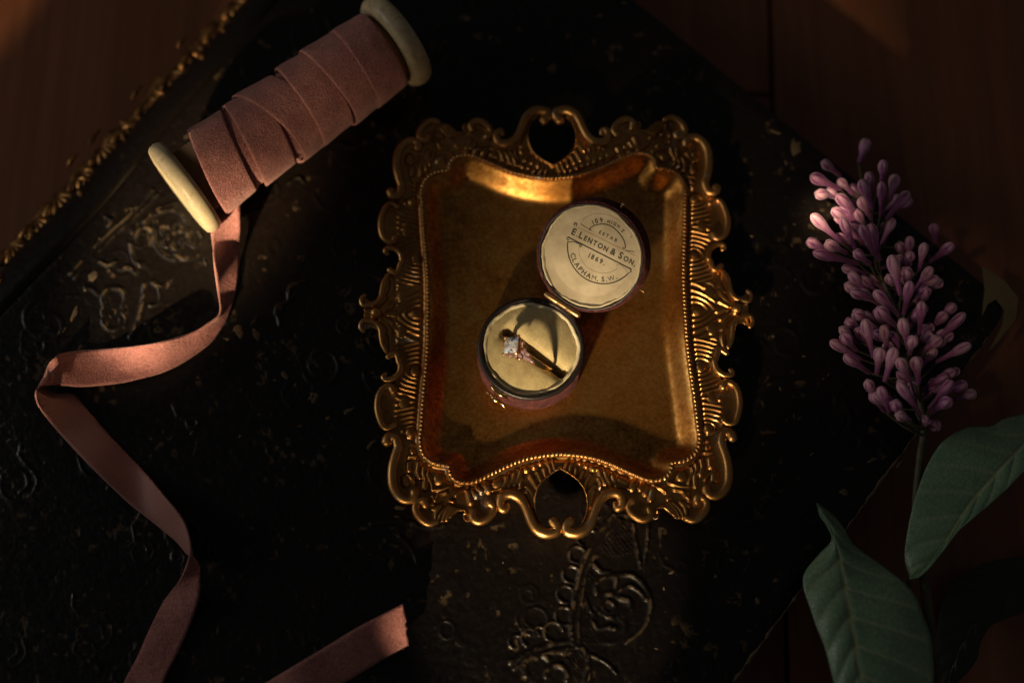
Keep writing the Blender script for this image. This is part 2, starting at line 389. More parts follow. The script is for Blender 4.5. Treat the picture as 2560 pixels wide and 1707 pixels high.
for k in range(-6, 4):
    s = 0.0 if k == -1 else 330 + (k * 37) % 90
    for a0, a1 in ((-800 + s * 0, s), (s, 900)):
        if a1 <= a0: continue
        l = o0 + pr * (k * BW + gap); r = o0 + pr * ((k + 1) * BW - gap)
        board([l + du * (a1 - gap), r + du * (a1 - gap), r + du * (a0 + gap), l + du * (a0 + gap)], mat_wood[(k + (a0 < 0)) % 2 if k != 0 else 0])

# ------------------------------------------------------------------ the leather album
book = thing('leather_album', (0, 0, ZF), 'large black leather-bound album with embossed scrolls and worn tan flecks under everything', 'album')
cT, cR, cB, cL = P(1075, -418, 0), P(2530, 762, 0), P(1210, 2545, 0), P(-640, 1420, 0)
corners = [cT, cR, cB, cL]
def rounded(cs, inset, rad, k=6):
    cs = [c[:2] for c in cs]; cen = np.mean(cs, 0); n = len(cs); out = []
    for i in range(n):
        p, c, q = cs[i - 1], cs[i], cs[(i + 1) % n]
        e1 = (p - c) / np.linalg.norm(p - c); e2 = (q - c) / np.linalg.norm(q - c)
        bis = e1 + e2; s = abs(e1[0] * e2[1] - e1[1] * e2[0])
        cc = c + bis * (inset / s)
        a, b = cc + e1 * rad, cc + e2 * rad
        for t in np.linspace(0, 1, k):
            out.append((1 - t) ** 2 * a + 2 * t * (1 - t) * cc + t * t * b)
    return np.array(out)
def slab(rings, mat, name, parent):
    """rings: list of (outline, z) from top to bottom"""
    n = len(rings[0][0]); V = np.vstack([np.column_stack([o, np.full(n, z)]) for o, z in rings])
    F = [tuple(range(n))[::-1]]
    for k in range(len(rings) - 1):
        for j in range(n):
            F.append((k * n + j, k * n + (j + 1) % n, (k + 1) * n + (j + 1) % n, (k + 1) * n + j))
    F.append(tuple((len(rings) - 1) * n + j for j in range(n)))
    o = mesh_obj(name, V, F, mat, parent, smooth=False)
    bm = bmesh.new(); bm.from_mesh(o.data); bmesh.ops.recalc_face_normals(bm, faces=bm.faces); bm.to_mesh(o.data); bm.free()
    return o
r0, r1, r2 = rounded(corners, 1.6, 9), rounded(corners, 0.4, 9), rounded(corners, 0, 9)
slab([(r0, -0.45), (r1, -0.8), (r2, -1.7), (r2, -3.6), (r1, -4.2)], mat_leather, 'front_cover', book)
rp = rounded(corners, 5, 6)
slab([(rp, -4.2), (rp, ZF + 4.2)], mat_pages, 'page_block', book)
slab([(r1, ZF + 4.2), (r2, ZF + 3.6), (r2, ZF + 0.6), (r1, ZF)], mat_leather, 'back_cover', book)
# worn board edge along the right-hand sides of the cover
def edge_wear(a, b, z, n, seed):
    r = np.random.default_rng(seed); d = (b - a) / np.linalg.norm(b - a)
    pts = [a + (b - a) * t for t in np.linspace(0.02, 0.98, n)]
    pts = np.array([p + np.array([0, 0, z]) - np.array([d[1], -d[0], 0]) * r.uniform(-0.2, 0.25) for p in pts])
    V, F = sweep(spline(pts, 3), np.abs(np.interp(np.arange(3 * n - 2), np.arange(n) * 3, r.uniform(0.05, 0.9, n) ** 1.5)) + 0.03, 8, 0.6)
    mesh_obj('worn_cover_edge', V, F, mat_tan, book)
edge_wear(cR + (cB - cR) * 0.04, cR + (cB - cR) * 0.72, -0.55, 90, 3)
# sloping carved border with gilded shells on the upper left side
eL = [P(x, y, 0) for x, y in ((735, -90), (640, 60), (430, 300), (250, 520), (20, 760), (-200, 1000))]
eO = [P(x, y, -13) for x, y in ((690, -120), (585, 18), (365, 262), (175, 470), (-60, 715), (-290, 950))]
sl = []; N = 40
A = spline(eL, 8); B = spline(eO, 8); K = 7
for i in range(len(A)):
    for k in range(K):
        t = k / (K - 1); p = A[i] * (1 - t) + B[i] * t; p = p.copy(); p[2] = -13 * (1 - math.cos(t * math.pi / 2)) + 0.25 * (1 - t)
        sl.append(p)
F = [(i * K + k, i * K + k + 1, (i + 1) * K + k + 1, (i + 1) * K + k) for i in range(len(A) - 1) for k in range(K - 1)]
o = mesh_obj('sloping_border', sl, F, mat_leather, book)
md = o.modifiers.new('thick', 'SOLIDIFY'); md.thickness = 0.003; md.offset = -1
shells = [(655, -18), (612, 42), (568, 101), (511, 160), (457, 221), (396, 288), (339, 349), (280, 404), (229, 465), (170, 528), (113, 590), (55, 652), (-10, 715)]
for i, (x, y) in enumerate(shells):
    c = P(x - 14, y - 16, -11.5); parts = []
    th0 = math.radians(-62 + random.uniform(-9, 9)); R = 10.0 * random.uniform(0.9, 1.1)
    for k in range(5):
        th = th0 + math.radians((k - 2) * 24)
        d = np.array([math.cos(th), math.sin(th), 0]); base = c - np.array([math.cos(th0), math.sin(th0), 0]) * 4.5
        pts = [base + d * R * t + np.array([0, 0, 2.4 * math.sin(t * 2.6)]) for t in (0.15, 0.45, 0.7, 0.88, 1.0)]
        parts.append(sweep(spline(pts, 4), np.interp(np.linspace(0, 1, 17), [0, 0.5, 0.85, 1], [0.8, 1.35, 1.7, 1.1]) * random.uniform(0.85, 1.1), 8, 0.8))
    if i in (3, 5, 7, 8): q = P(x - 62 + random.uniform(-8, 8), y - 40 + random.uniform(-8, 8), -11)
    if i in (3, 5, 7, 8): parts.append(sweep(spline([q, q + (2.0, 3.0, 1.2), q + (3.6, 6.0, 0.4)], 4), [0.4, 0.7, 1.0, 1.0, 0.9, 0.8, 0.6, 0.5, 0.4], 8))
    mesh_obj('gilded_shell_ornament', *join(parts), mat_gilt, book)

rg = random.Random(21)
ML = spline(B[::2] + np.array([0.6, -0.4, 1.2]), 4); nm_ = len(ML); ph_ = np.arange(nm_)
MR = 1.9 + 0.9 * np.abs(np.sin(ph_ * 0.37)) + 0.5 * np.sin(ph_ * 1.13 + 1) + np.array([rg.uniform(-0.4, 0.5) for _ in range(nm_)])
mesh_obj('gilded_border_moulding', *sweep(ML + np.column_stack([np.sin(ph_ * 0.8) * 0.9, np.cos(ph_ * 0.63) * 0.9, np.zeros(nm_)]), MR, 12, 0.7), mat_gilt, book)
for k in range(34):
    t = rg.random(); u = rg.random() ** 1.5 * 0.5; ia = int(t * (len(A) - 2)); c = (A[ia] * u + B[ia] * (1 - u)).copy(); c[2] = -13 * (1 - math.cos((1 - u) * math.pi / 2)) + 0.5
    L_ = rg.uniform(1.0, 3.4); th = rg.uniform(-1.6, 0.3); d = np.array([math.cos(th), math.sin(th), rg.uniform(-0.1, 0.2)])
    pts = spline([c - d * L_, c + np.array([0.2, 0.3, 0.5]), c + d * L_ + np.array([rg.uniform(-1, 1), rg.uniform(-1, 1), 0])], 3)
    mesh_obj('gilded_leaf_fragment', *sweep(pts, np.array([0.25, 0.5, 0.7, 0.8, 0.7, 0.5, 0.3]) * rg.uniform(1.2, 2.6), 7, 0.5), mat_gilt, book)
# embossed scrollwork: strokes and nets pressed into one continuous leather panel
STRK = []; NETS = []
def strokes(name, lst, ox, oy, sc_, h=0.62, double=False):
    for pts, r in lst:
        q = [(ox + x * sc_, oy + y * sc_) for x, y in pts]
        q = spline(q, 5) if len(q) > 2 else np.array(q)
        STRK.append((q, max(3.4, r * sc_), h))
        if double:
            t = np.gradient(q, axis=0); t /= np.linalg.norm(t, axis=1)[:, None] + 1e-9
            STRK.append((q + np.column_stack([t[:, 1], -t[:, 0]]) * r * sc_ * 2.4, max(3.2, r * sc_ * 0.8), h * 0.8))
def netting(poly, ox, oy, s_, step):
    NETS.append(([(ox + x * s_, oy + y * s_) for x, y in poly], step))
def arc(cx, cy, r, a0, a1, k=9): return [(cx + r * math.cos(math.radians(t)), cy + r * math.sin(math.radians(t))) for t in np.linspace(a0, a1, k)]
Z2 = (1100, 1250, 0.340)
strokes('embossed_stem', [([(1280, 110), (1180, 230), (1080, 400), (1020, 560), (985, 760), (965, 920), (975, 1050)], 22),
    ([(970, 1030), (800, 1060), (650, 1120), (520, 1190)], 22)], *Z2, double=True)
strokes('embossed_scroll', [([(1150, 680), (1150, 620), (1200, 570), (1320, 545), (1430, 560), (1510, 640), (1550, 760), (1530, 880), (1460, 980), (1370, 1040)], 20),
    ([(1310, 670), (1390, 630), (1470, 670), (1520, 730)], 18), ([(1150, 770), (1200, 700), (1270, 690), (1330, 720), (1390, 740), (1400, 800), (1350, 850)], 24),
    ([(1140, 780), (1200, 840), (1270, 860)], 20), ([(1120, 890), (1160, 940), (1230, 930), (1290, 940)], 20), ([(1080, 740), (1100, 800), (1130, 835)], 16),
    ([(1420, 180), (1440, 320), (1480, 490)], 18), ([(1530, 180), (1520, 350), (1500, 480)], 15), ([(1130, 470), (1180, 520), (1240, 530)], 20),
    ([(1000, 1070), (1060, 1100), (1090, 1200), (1060, 1340)], 22), ([(690, 1150), (800, 1120), (900, 1120)], 14), ([(1110, 1140), (1220, 1190), (1300, 1270)], 14),
    (arc(720, 1230, 100, 150, 320), 24), (arc(860, 1290, 80, 180, 380), 22), ([(1290, 640), (1300, 560)], 14), ([(560, 1230), (640, 1170), (720, 1160)], 14),
    ([(1240, 740), (1290, 780), (1250, 830), (1200, 790), (1240, 740)], 18)], *Z2)
strokes('embossed_scallop', [(arc(1010, 400, 60, 90, 330), 13), (arc(965, 545, 62, 80, 330), 13), (arc(925, 690, 62, 80, 340), 13), (arc(915, 850, 66, 60, 300), 13),
    (arc(835, 965, 70, 100, 350), 13), (arc(670, 1010, 66, 120, 340), 13), (arc(560, 1040, 50, 120, 300), 12), (arc(735, 975, 45, 180, 340), 12),
    (arc(1060, 280, 50, 100, 300), 12), (arc(1140, 170, 55, 100, 300), 12)], *Z2)
netting([(1230, 160), (1420, 130), (1430, 380), (1310, 420), (1160, 380)], *Z2, 13)
netting([(1090, 470), (1130, 560), (1070, 700), (1110, 900), (1200, 960), (1210, 1060), (1000, 1060), (1000, 800), (1050, 560)], *Z2, 11)
netting([(890, 1110), (1040, 1110), (1070, 1200), (1010, 1340), (930, 1200)], *Z2, 11)
Z4 = (120, 400, 0.3189)
strokes('embossed_scroll', [([(760, 490), (850, 420), (960, 390), (1050, 430), (1090, 500)], 20), ([(690, 610), (720, 550), (790, 535), (830, 580), (830, 640), (900, 740), (1000, 785)], 20),
    (arc(1150, 620, 60, -60, 240), 16), ([(1270, 700), (1150, 765), (1060, 775), (1000, 745)], 18), ([(650, 660), (660, 730), (680, 790), (720, 830)], 18),
    (arc(520, 1090, 90, 160, 400), 22), (arc(505, 1260, 70, -10, 190), 20), ([(760, 980), (750, 1080), (740, 1150), (700, 1290), (650, 1390)], 22),
    ([(820, 960), (850, 985), (900, 990), (970, 950)], 16), ([(870, 1010), (885, 1080), (860, 1130), (800, 1145)], 12), ([(770, 1285), (840, 1280)], 12),
    ([(570, 860), (630, 845), (700, 890)], 20), ([(460, 450), (500, 480), (480, 520)], 18), ([(300, 1000), (350, 1010), (390, 1050)], 20),
    ([(1890, 1110), (1890, 1030), (1920, 980), (2030, 950)], 16), ([(1600, 1290), (1640, 1240)], 12), ([(1400, 1280), (1430, 1250), (1480, 1240)], 14),
    ([(1790, 1210), (1800, 1160), (1830, 1150), (1840, 1190)], 20), ([(450, 1120), (430, 1200), (470, 1290)], 16), ([(590, 1200), (615, 1260), (600, 1310)], 14), ([(1230, 770), (1240, 820)], 12)], *Z4)
strokes('embossed_rosette_petal', [(arc(990 + 75 * math.cos(t), 600 + 75 * math.sin(t), 38, math.degrees(t) - 130, math.degrees(t) + 130), 14) for t in np.linspace(0, 2 * math.pi, 6)[:-1]], *Z4)
strokes('embossed_stem', [([(820, 240), (640, 440), (500, 560), (300, 760), (180, 900)], 18), ([(1000, 340), (900, 370), (830, 420)], 10)], *Z4, double=True)
strokes('embossed_scroll', [([(1540, 860), (1480, 900), (1440, 960), (1450, 1030)], 12), ([(330, 640), (380, 660), (420, 640)], 14), ([(700, 300), (640, 350), (600, 420)], 10), ([(1290, 100), (1350, 90), (1400, 110)], 12),
    ([(1500, 150), (1560, 110), (1600, 140)], 12)], 120, 400, 0.40)
strokes('embossed_scroll', [([(930, 1310), (1000, 1300), (1060, 1315), (1110, 1312)], 7), ([(1000, 1340), (1030, 1370), (1045, 1410)], 6), ([(930, 1385), (965, 1400)], 6),
    ([(1880, 985), (1930, 955), (1985, 950)], 8), ([(1895, 1010), (1870, 1060), (1850, 1100)], 7), ([(1870, 900), (1905, 880), (1925, 850)], 7)], 0, 0, 1.0, h=0.4)
rs_ = random.Random(12)
for _ in range(150):                                    # the faint all-over pattern of small scrolls and leaves
    x, y = rs_.uniform(0, 2450), rs_.uniform(0, 1700); R = rs_.uniform(16, 62); a0 = rs_.uniform(0, 360); tr_ = rs_.uniform(0.5, 1.5); sg = rs_.choice((-1, 1))
    q = [(x + R * (1 - 0.55 * t) * math.cos(math.radians(a0 + sg * 360 * tr_ * t)), y + R * (1 - 0.55 * t) * math.sin(math.radians(a0 + sg * 360 * tr_ * t))) for t in np.linspace(0, 1, 9)]
    STRK.append((spline(q, 4), rs_.uniform(3.5, 7), rs_.uniform(0.16, 0.38)))
    if rs_.random() < 0.6:
        ex, ey = q[0]; a = math.radians(a0 + rs_.uniform(-60, 60)); L_ = rs_.uniform(20, 70)
        STRK.append((np.array([(ex, ey), (ex + L_ * 0.5 * math.cos(a), ey + L_ * 0.5 * math.sin(a)), (ex + L_ * math.cos(a + 0.4), ey + L_ * math.sin(a + 0.4))]), rs_.uniform(4, 9), rs_.uniform(0.16, 0.34)))
def lattice(shape, cell, seed):
    """smooth random field with features of about `cell` grid points"""
    r = np.random.default_rng(seed); ni, nj = int(shape[0] / cell) + 3, int(shape[1] / cell) + 3; g = r.random((ni, nj))
    u = np.arange(shape[0]) / cell; w = np.arange(shape[1]) / cell; i0, j0_ = u.astype(int), w.astype(int); fu, fw = u - i0, w - j0_
    fu = (fu * fu * (3 - 2 * fu))[:, None]; fw = (fw * fw * (3 - 2 * fw))[None]
    return (g[np.ix_(i0, j0_)] * (1 - fu) + g[np.ix_(i0 + 1, j0_)] * fu) * (1 - fw) + (g[np.ix_(i0, j0_ + 1)] * (1 - fu) + g[np.ix_(i0 + 1, j0_ + 1)] * fu) * fw
STEP = 3.0
pxs, pys = np.arange(-60, 2600, STEP), np.arange(-60, 1775, STEP); GX, GY = np.meshgrid(pxs, pys, indexing='ij'); HR = np.zeros(GX.shape)
for q, r, h in STRK:
    x0, x1, y0, y1 = q[:, 0].min() - 2.5 * r, q[:, 0].max() + 2.5 * r, q[:, 1].min() - 2.5 * r, q[:, 1].max() + 2.5 * r
    a, b = np.searchsorted(pxs, (x0, x1)); c, d = np.searchsorted(pys, (y0, y1))
    if b - a < 2 or d - c < 2: continue
    dd = seg_dist(GX[a:b, c:d], GY[a:b, c:d], [tuple(p) for p in q]) / r
    HR[a:b, c:d] = np.maximum(HR[a:b, c:d], h * (np.exp(-dd ** 2 * 1.1) - 0.25 * np.exp(-((dd - 1.7) / 0.5) ** 2)))
wx, wy = lattice(HR.shape, 9, 1) * 9, lattice(HR.shape, 9, 2) * 9
for poly, step in NETS:
    m = inside(GX, GY, poly); p1 = (GX + wx + 0.9 * (GY + wy)) / step; p2 = (GX + wx - 0.9 * (GY + wy)) / step
    net = np.maximum(np.abs(np.cos(math.pi * p1)) ** 6, np.abs(np.cos(math.pi * p2)) ** 6)
    HR = np.where(m, np.maximum(HR, 0.34 * net), HR)
n1, n2, n3 = lattice(HR.shape, 2.2, 3), lattice(HR.shape, 6, 4), lattice(HR.shape, 22, 5)
scar = np.clip((lattice(HR.shape, 5, 6) * 0.6 + lattice(HR.shape, 14, 7) * 0.4 - 0.70) / 0.06, 0, 1)
HW = HR * (0.75 + 0.5 * n2) + 0.10 * n1 + 0.13 * n2 + 0.25 * n3 - 0.14 * scar
wear = np.clip((HR - 0.34) / 0.3, 0, 1) * np.clip((n2 * 0.55 + n1 * 0.45 - 0.50) / 0.12, 0, 1) + 0.85 * scar * np.clip((n1 - 0.35) / 0.2, 0, 1) * np.clip((n3 - 0.35) / 0.2, 0, 1)
outline_px = [PX((x, y, 0)) for x, y in rounded(corners, 1.6, 9)]
left_px = [PX(p) for p in spline([P(x, y, 0) for x, y in ((735, -90), (640, 60), (430, 300), (250, 520), (20, 760), (-200, 1000))], 6)]
okm = inside(GX, GY, outline_px) & ~inside(GX, GY, left_px + [(-400, 1000), (-400, -300), (735, -300)])
edge = np.minimum(seg_dist(GX, GY, outline_px + outline_px[:1]), seg_dist(GX, GY, left_px))
HW = HW - 0.55 * np.exp(-(edge / 11.0) ** 2)
D = FW[None, None] * FPX + RT * (GX - 1280.0)[..., None] - UP * (GY - 853.5)[..., None]
W3 = CAM + D * ((-0.25 - CAM[2]) / D[..., 2])[..., None]; W3[..., 2] += HW
cell = okm[:-1, :-1] & okm[1:, :-1] & okm[1:, 1:] & okm[:-1, 1:]; used = np.zeros(okm.shape, bool)
for a, b in ((0, 0), (1, 0), (1, 1), (0, 1)): used[a:used.shape[0] - 1 + a, b:used.shape[1] - 1 + b] |= cell
idx = -np.ones(okm.shape, int); idx[used] = np.arange(used.sum()); ci, cj = np.nonzero(cell)
FQ = np.column_stack([idx[ci, cj], idx[ci, cj + 1], idx[ci + 1, cj + 1], idx[ci + 1, cj]])
panel = mesh_obj('embossed_leather_panel', W3[used], FQ, mat_leather, book)
at = panel.data.attributes.new('wear', 'FLOAT', 'POINT'); at.data.foreach_set('value', np.clip(wear[used], 0, 1).astype(np.float32))
# tan chips where the leather has flaked away (irregular thin scabs)
def chip(x, y, lx, ly, ang):
    c = P(x, y, 0.0); n = 11; th = np.linspace(0, 2 * math.pi, n, endpoint=False)
    rad = np.array([random.uniform(0.55, 1.15) for _ in th]); px = np.cos(th) * lx * 0.0725 * rad; py = np.sin(th) * ly * 0.0725 * rad
    ca, sa = math.cos(ang), math.sin(ang)
    q = np.column_stack([c[0] + px * ca - py * sa, c[1] + px * sa + py * ca])
    lo = np.column_stack([q, np.full(n, 0.02)]); m = c[:2] + (q - c[:2]) * 0.82; hi = np.column_stack([m, np.full(n, 0.16)])
    V = np.vstack([lo, hi]); F = [tuple(range(n, 2 * n))] + [(j, (j + 1) % n, n + (j + 1) % n, n + j) for j in range(n)]
    mesh_obj('worn_leather_chip', V, F, mat_tan, book)
for x, y, lx, ly, a in [(712, 937, 20, 34, 0.4), (783, 993, 26, 30, 0), (820, 1045, 20, 16, 0), (872, 1027, 44, 14, 0.6), (926, 1112, 36, 14, 0.8), (740, 962, 10, 14, 0), (688, 950, 10, 8, 0), (480, 1080, 10, 18, -0.5), (600, 1090, 10, 10, 0),
    (1001, 1269, 30, 13, 0), (992, 1293, 16, 12, 0), (594, 829, 34, 36, 0.5), (640, 838, 20, 40, 0.5), (565, 845, 24, 12, -0.6), (655, 885, 30, 8, 0.5), (1380, 170, 26, 40, -0.3), (1230, 95, 30, 14, 0.4), (1300, 75, 20, 9, -0.3), (1330, 150, 12, 16, 0),
    (1170, 50, 24, 12, 0.3), (1500, 40, 24, 10, 0.2), (1420, 90, 12, 18, 0), (1560, 8, 20, 8, -0.5), (1990, 370, 34, 56, 0.1), (1940, 330, 44, 12, -0.4), (1965, 405, 10, 20, 0), (1880, 590, 10, 8, 0), (1985, 560, 8, 8, 0), (1870, 640, 26, 6, 0),
    (2068, 650, 7, 7, 0), (1975, 800, 8, 14, 0), (1930, 840, 14, 10, 0), (2010, 890, 10, 8, 0), (1950, 970, 7, 18, 0.2), (2065, 940, 34, 10, 0.7), (1985, 1040, 7, 20, 0), (2080, 1082, 12, 16, -0.5), (1998, 1046, 18, 10, 0.6), (1930, 1195, 7, 26, -0.2),
    (2030, 1135, 16, 6, 0.7), (2250, 1160, 14, 36, -0.8), (1830, 1400, 22, 6, -0.3), (1790, 1440, 10, 14, 0), (1680, 1430, 16, 8, 0.4), (1660, 1470, 6, 14, 0), (1640, 1620, 12, 6, 0), (1500, 1430, 10, 6, 0), (1512, 1428, 16, 10, -0.4), (1575, 1518, 8, 10, 0.5),
    (1470, 1690, 12, 34, -0.5), (26, 960, 10, 12, 0), (24, 1100, 20, 12, 0.4), (12, 1060, 8, 14, 0), (200, 870, 12, 20, 0), (185, 785, 16, 50, -0.35), (150, 830, 40, 12, 0.6), (232, 690, 20, 44, -0.6), (215, 722, 14, 14, 0), (250, 600, 10, 20, 0), (1258, 1405, 4, 10, 0),
    (2180, 1150, 34, 20, 0.3), (2110, 1230, 26, 18, -0.4), (1940, 1450, 20, 12, 0.7), (1895, 1500, 14, 20, 0.3), (1650, 330, 10, 24, 0), (1900, 720, 22, 6, 0), (1985, 700, 16, 8, 0.4)]:
    chip(x, y, lx, ly, a)
# curled, torn corner on the right
tear = [P(x, y, z) for x, y, z in ((2455, 665, -0.3), (2510, 700, 0.6), (2546, 745, 0.9), (2540, 800, 0.6), (2500, 850, -0.2), (2470, 880, 0), (2505, 815, 0.5), (2512, 775, 0.6), (2490, 748, 0.4), (2470, 760, 0.2), (2455, 790, 0.1), (2462, 720, 0.2))]
tt = np.array(tear); low = tt.copy(); low[:, 2] -= 0.5; n = len(tt)
mesh_obj('torn_cover_corner', np.vstack([tt, low]), [tuple(range(n))[::-1]] + [(j, (j + 1) % n, n + (j + 1) % n, n + j) for j in range(n)], mat_board, book, smooth=False)

# ------------------------------------------------------------------ the brass tray
ZR = 9.5; ZB = 1.3
TC = np.array([16.1, 8.6]); TR = math.radians(0.75)
tray = thing('ornate_brass_tray', (TC[0], TC[1], 0), 'ornate aged brass trinket tray with pierced heart handles, lying on the black album', 'tray')
ct, st = math.cos(TR), math.sin(TR)
def Q(x, y, z=ZR):
    """photo pixel -> first-quadrant tray coordinates in mm"""
    p = P(x, y, z)[:2] - TC
    u = np.array([p[0] * ct + p[1] * st, -p[0] * st + p[1] * ct])
    return np.abs(u)
def Qs(x, y):   # signed variant for points close to an axis: traced quadrant is -x,-y
    p = P(x, y, ZR)[:2] - TC
    return np.array([-(p[0] * ct + p[1] * st), -(-p[0] * st + p[1] * ct)])
def tw(u):      # tray -> world xy
    u = np.asarray(u); return np.stack([TC[0] + u[..., 0] * ct - u[..., 1] * st, TC[1] + u[..., 0] * st + u[..., 1] * ct], -1)
def c5(l): return [Qs(880 + x * .3827, 780 + y * .3827) for x, y in l]
def c1b(l): return [Qs(880 + x * .1786, 680 + y * .1786) for x, y in l]
def c2b(l): return [Qs(910 + x * .1786, 900 + y * .1786) for x, y in l]
def c3b(l): return [Qs(940 + x * .1403, 1120 + y * .1403) for x, y in l]
def c4b(l): return [Qs(1160 + x * .1658, 1110 + y * .1658) for x, y in l]
# rope line, one quadrant from the side axis to the bottom axis
rope_q = c5([(494, 60), (492, 200), (482, 350), (463, 550), (449, 750), (441, 820), (449, 890), (478, 945), (530, 982), (590, 996), (622, 1000), (634, 1016), (640, 1052), (676, 1096), (735, 1112), (800, 1104), (900, 1060), (1000, 1010), (1100, 968), (1200, 942), (1300, 928)])
rope_q = [np.array([rope_q[0][0], 0.0])] + rope_q + [np.array([0.0, rope_q[-1][1] - 0.2])]
rope_q = spline(rope_q, 8)
def four(q):
    q = np.asarray(q)
    return np.vstack([q, (q * (-1, 1))[::-1][1:], (q * (-1, -1))[1:], (q * (1, -1))[::-1][1:-1]])
rope = four(rope_q)
# outer scrolls: control points with radius (mm)
scrolls = {
 'A': (c4b([(1330, 1150), (1300, 1215), (1330, 1290), (1390, 1310)][:0]) + c4b([(1345, 1165), (1403, 1240), (1392, 1315), (1280, 1348), (1180, 1330), (1080, 1265), (1010, 1150), (955, 1010), (890, 880), (800, 790), (690, 755), (590, 780), (545, 870), (560, 960), (625, 985), (650, 920)]),
       [1.9, 1.85, 1.8, 1.9, 1.95, 1.8, 1.7, 1.6, 1.6, 1.7, 1.75, 1.7, 1.6, 1.5, 1.3, 1.0]),
 'B': (c4b([(145, 1010), (130, 1110), (220, 1170), (330, 1140), (430, 1050), (455, 960), (395, 890)]), [1.1, 1.35, 1.4, 1.35, 1.2, 1.1, 1.55]),
 'D': (c3b([(1075, 1310), (960, 1345), (840, 1290), (740, 1180), (705, 1060), (750, 960), (850, 930), (880, 1010)]), [1.2, 1.3, 1.4, 1.4, 1.3, 1.3, 1.55, 1.5]),
 'E': (c3b([(690, 780), (690, 860), (610, 925), (500, 920), (390, 840), (310, 690), (290, 520), (300, 330), (340, 160), (385, 20)]) + c2b([(475, 1200), (440, 1090), (350, 1080), (320, 1140)]),
       [1.75, 1.75, 1.6, 1.6, 1.65, 1.7, 1.75, 1.75, 1.7, 1.65, 1.7, 1.7, 1.9, 2.0]),
 'F': (c2b([(430, 905), (350, 955), (270, 930), (215, 800), (190, 660), (210, 500), (275, 400), (370, 370), (410, 430)]), [1.1, 1.0, 1.1, 1.25, 1.3, 1.3, 1.3, 1.4, 1.55]),
 'G': (c2b([(300, 200), (270, 235), (300, 275), (400, 265), (490, 190), (515, 80)]) + c1b([(660, 1270), (630, 1170), (590, 1140), (510, 1190)]), [0.9, 1.05, 1.1, 1.15, 1.2, 1.2, 1.15, 1.1, 1.2, 1.2]),
 'H': (c1b([(160, 830), (120, 770), (150, 690), (230, 690), (330, 720), (395, 800), (410, 900), (430, 1010), (480, 1110)]), [0.9, 0.9, 0.9, 0.95, 1.0, 1.0, 1.0, 1.0, 0.95]),
}
outline_q = [np.array([0.0, c4b([(1440, 1290)])[0][1]])] + c4b([(1290, 1335), (1180, 1335), (1080, 1265), (1010, 1150), (955, 1010), (890, 880), (800, 790), (690, 755), (590, 780), (545, 870), (550, 960), (470, 980)]) + \
    c4b([(430, 1050), (330, 1140), (220, 1170), (130, 1130), (60, 1170)]) + c3b([(1570, 1270), (1545, 1170), (1600, 1140), (1540, 1110), (1470, 1120), (1400, 1180), (1330, 1240), (1270, 1300), (1190, 1310), (1075, 1345), (960, 1345), (840, 1290), (740, 1180), (690, 1060), (690, 990), (620, 950), (500, 920), (390, 840), (310, 690), (290, 520), (300, 330), (340, 160), (385, 20)]) + \
    c2b([(460, 1180), (430, 1080), (350, 1040), (270, 930), (215, 800), (190, 660), (210, 500), (275, 400), (370, 350), (430, 300), (490, 190), (515, 80)]) + \
    c1b([(660, 1270), (630, 1170), (560, 1180), (480, 1150), (390, 1000), (380, 880), (340, 800), (260, 770), (200, 800), (150, 850), (110, 800), (82, 735), (98, 700), (60, 690), (46, 640), (72, 612), (42, 595)])
outline_q = outline_q + [np.array([outline_q[-1][0] + 0.2, 0.0])]
heart_q = [np.array([0.0, c4b([(1428, 372)])[0][1]])] + c4b([(1310, 462), (1195, 560), (1120, 670), (1085, 800), (1078, 920), (1100, 1040), (1150, 1150), (1230, 1240), (1330, 1300)]) + [np.array([0.0, c4b([(1440, 1290)])[0][1]])]
outl = four(spline(outline_q, 4)[::-1]); hq = np.vstack([heart_q, (np.array(heart_q) * (-1, 1))[::-1][1:-1]])
# quarter height field of the embossed rim
ST = 0.21; nx, ny = int(70 / ST), int(86 / ST)
gx = np.arange(nx) * ST; gy = np.arange(ny) * ST; X, Y = np.meshgrid(gx, gy, indexing='ij')
half = np.vstack([rope_q[::-1] * (1, 1)])
ropeband = np.vstack([rope_q, (rope_q * (-1, 1))[::-1][1:4]])
dr = seg_dist(X, Y, [tuple(p) for p in np.vstack([(rope_q[1] * (1, -1))[None], rope_q, (rope_q[-2] * (-1, 1))[None]])])
in_rope = inside(X, Y, [tuple(p) for p in rope])
Hh = -1.25 - 0.2 * np.clip((dr - 2) / 10, 0, 1)
groove = np.exp(-((dr - 1.9) / 0.7) ** 2) * 0.5
# concentric ridges: level lines of (distance to bead - distance to pod) bend round both
beads = [c1b([(885, 555)])[0] * (1, 0), c2b([(710, 140)])[0], c2b([(655, 1000)])[0]]
xb = beads[0][0]
pods = [c1b([(690, 830)])[0], c2b([(560, 570)])[0]]
bd = np.full(X.shape, 1e9); pd_ = np.full(X.shape, 1e9)
for b in beads: bd = np.minimum(bd, np.hypot((X - b[0]) * 0.95, Y - b[1]))
for p in pods + [pods[0] * (1, -1), pods[1] + (0, 21)]: pd_ = np.minimum(pd_, np.hypot((X - p[0]) * 0.9, Y - p[1]))
phase = (bd - np.maximum(pd_, 2.6) * 0.42)
lam = 2.35
ridge = (0.5 + 0.5 * np.cos(2 * math.pi * (phase - 0.9) / lam)) ** 1.6
ylim = beads[2][1] + 3.5
side = np.clip((ylim - Y) / 2.5, 0, 1) * np.clip((dr - 1.9) / 0.9, 0, 1) * (X > 30)
podx = pods[0][0]
Hs = ridge * 0.62 * side * np.clip((podx + 2.6 - X) / 1.2, 0.0, 1)
for b in beads: Hs = np.maximum(Hs, 1.0 * np.sqrt(np.clip(1 - (np.hypot(X - b[0], Y - b[1]) / 2.0) ** 2, 0, 1)) * (X > 30))
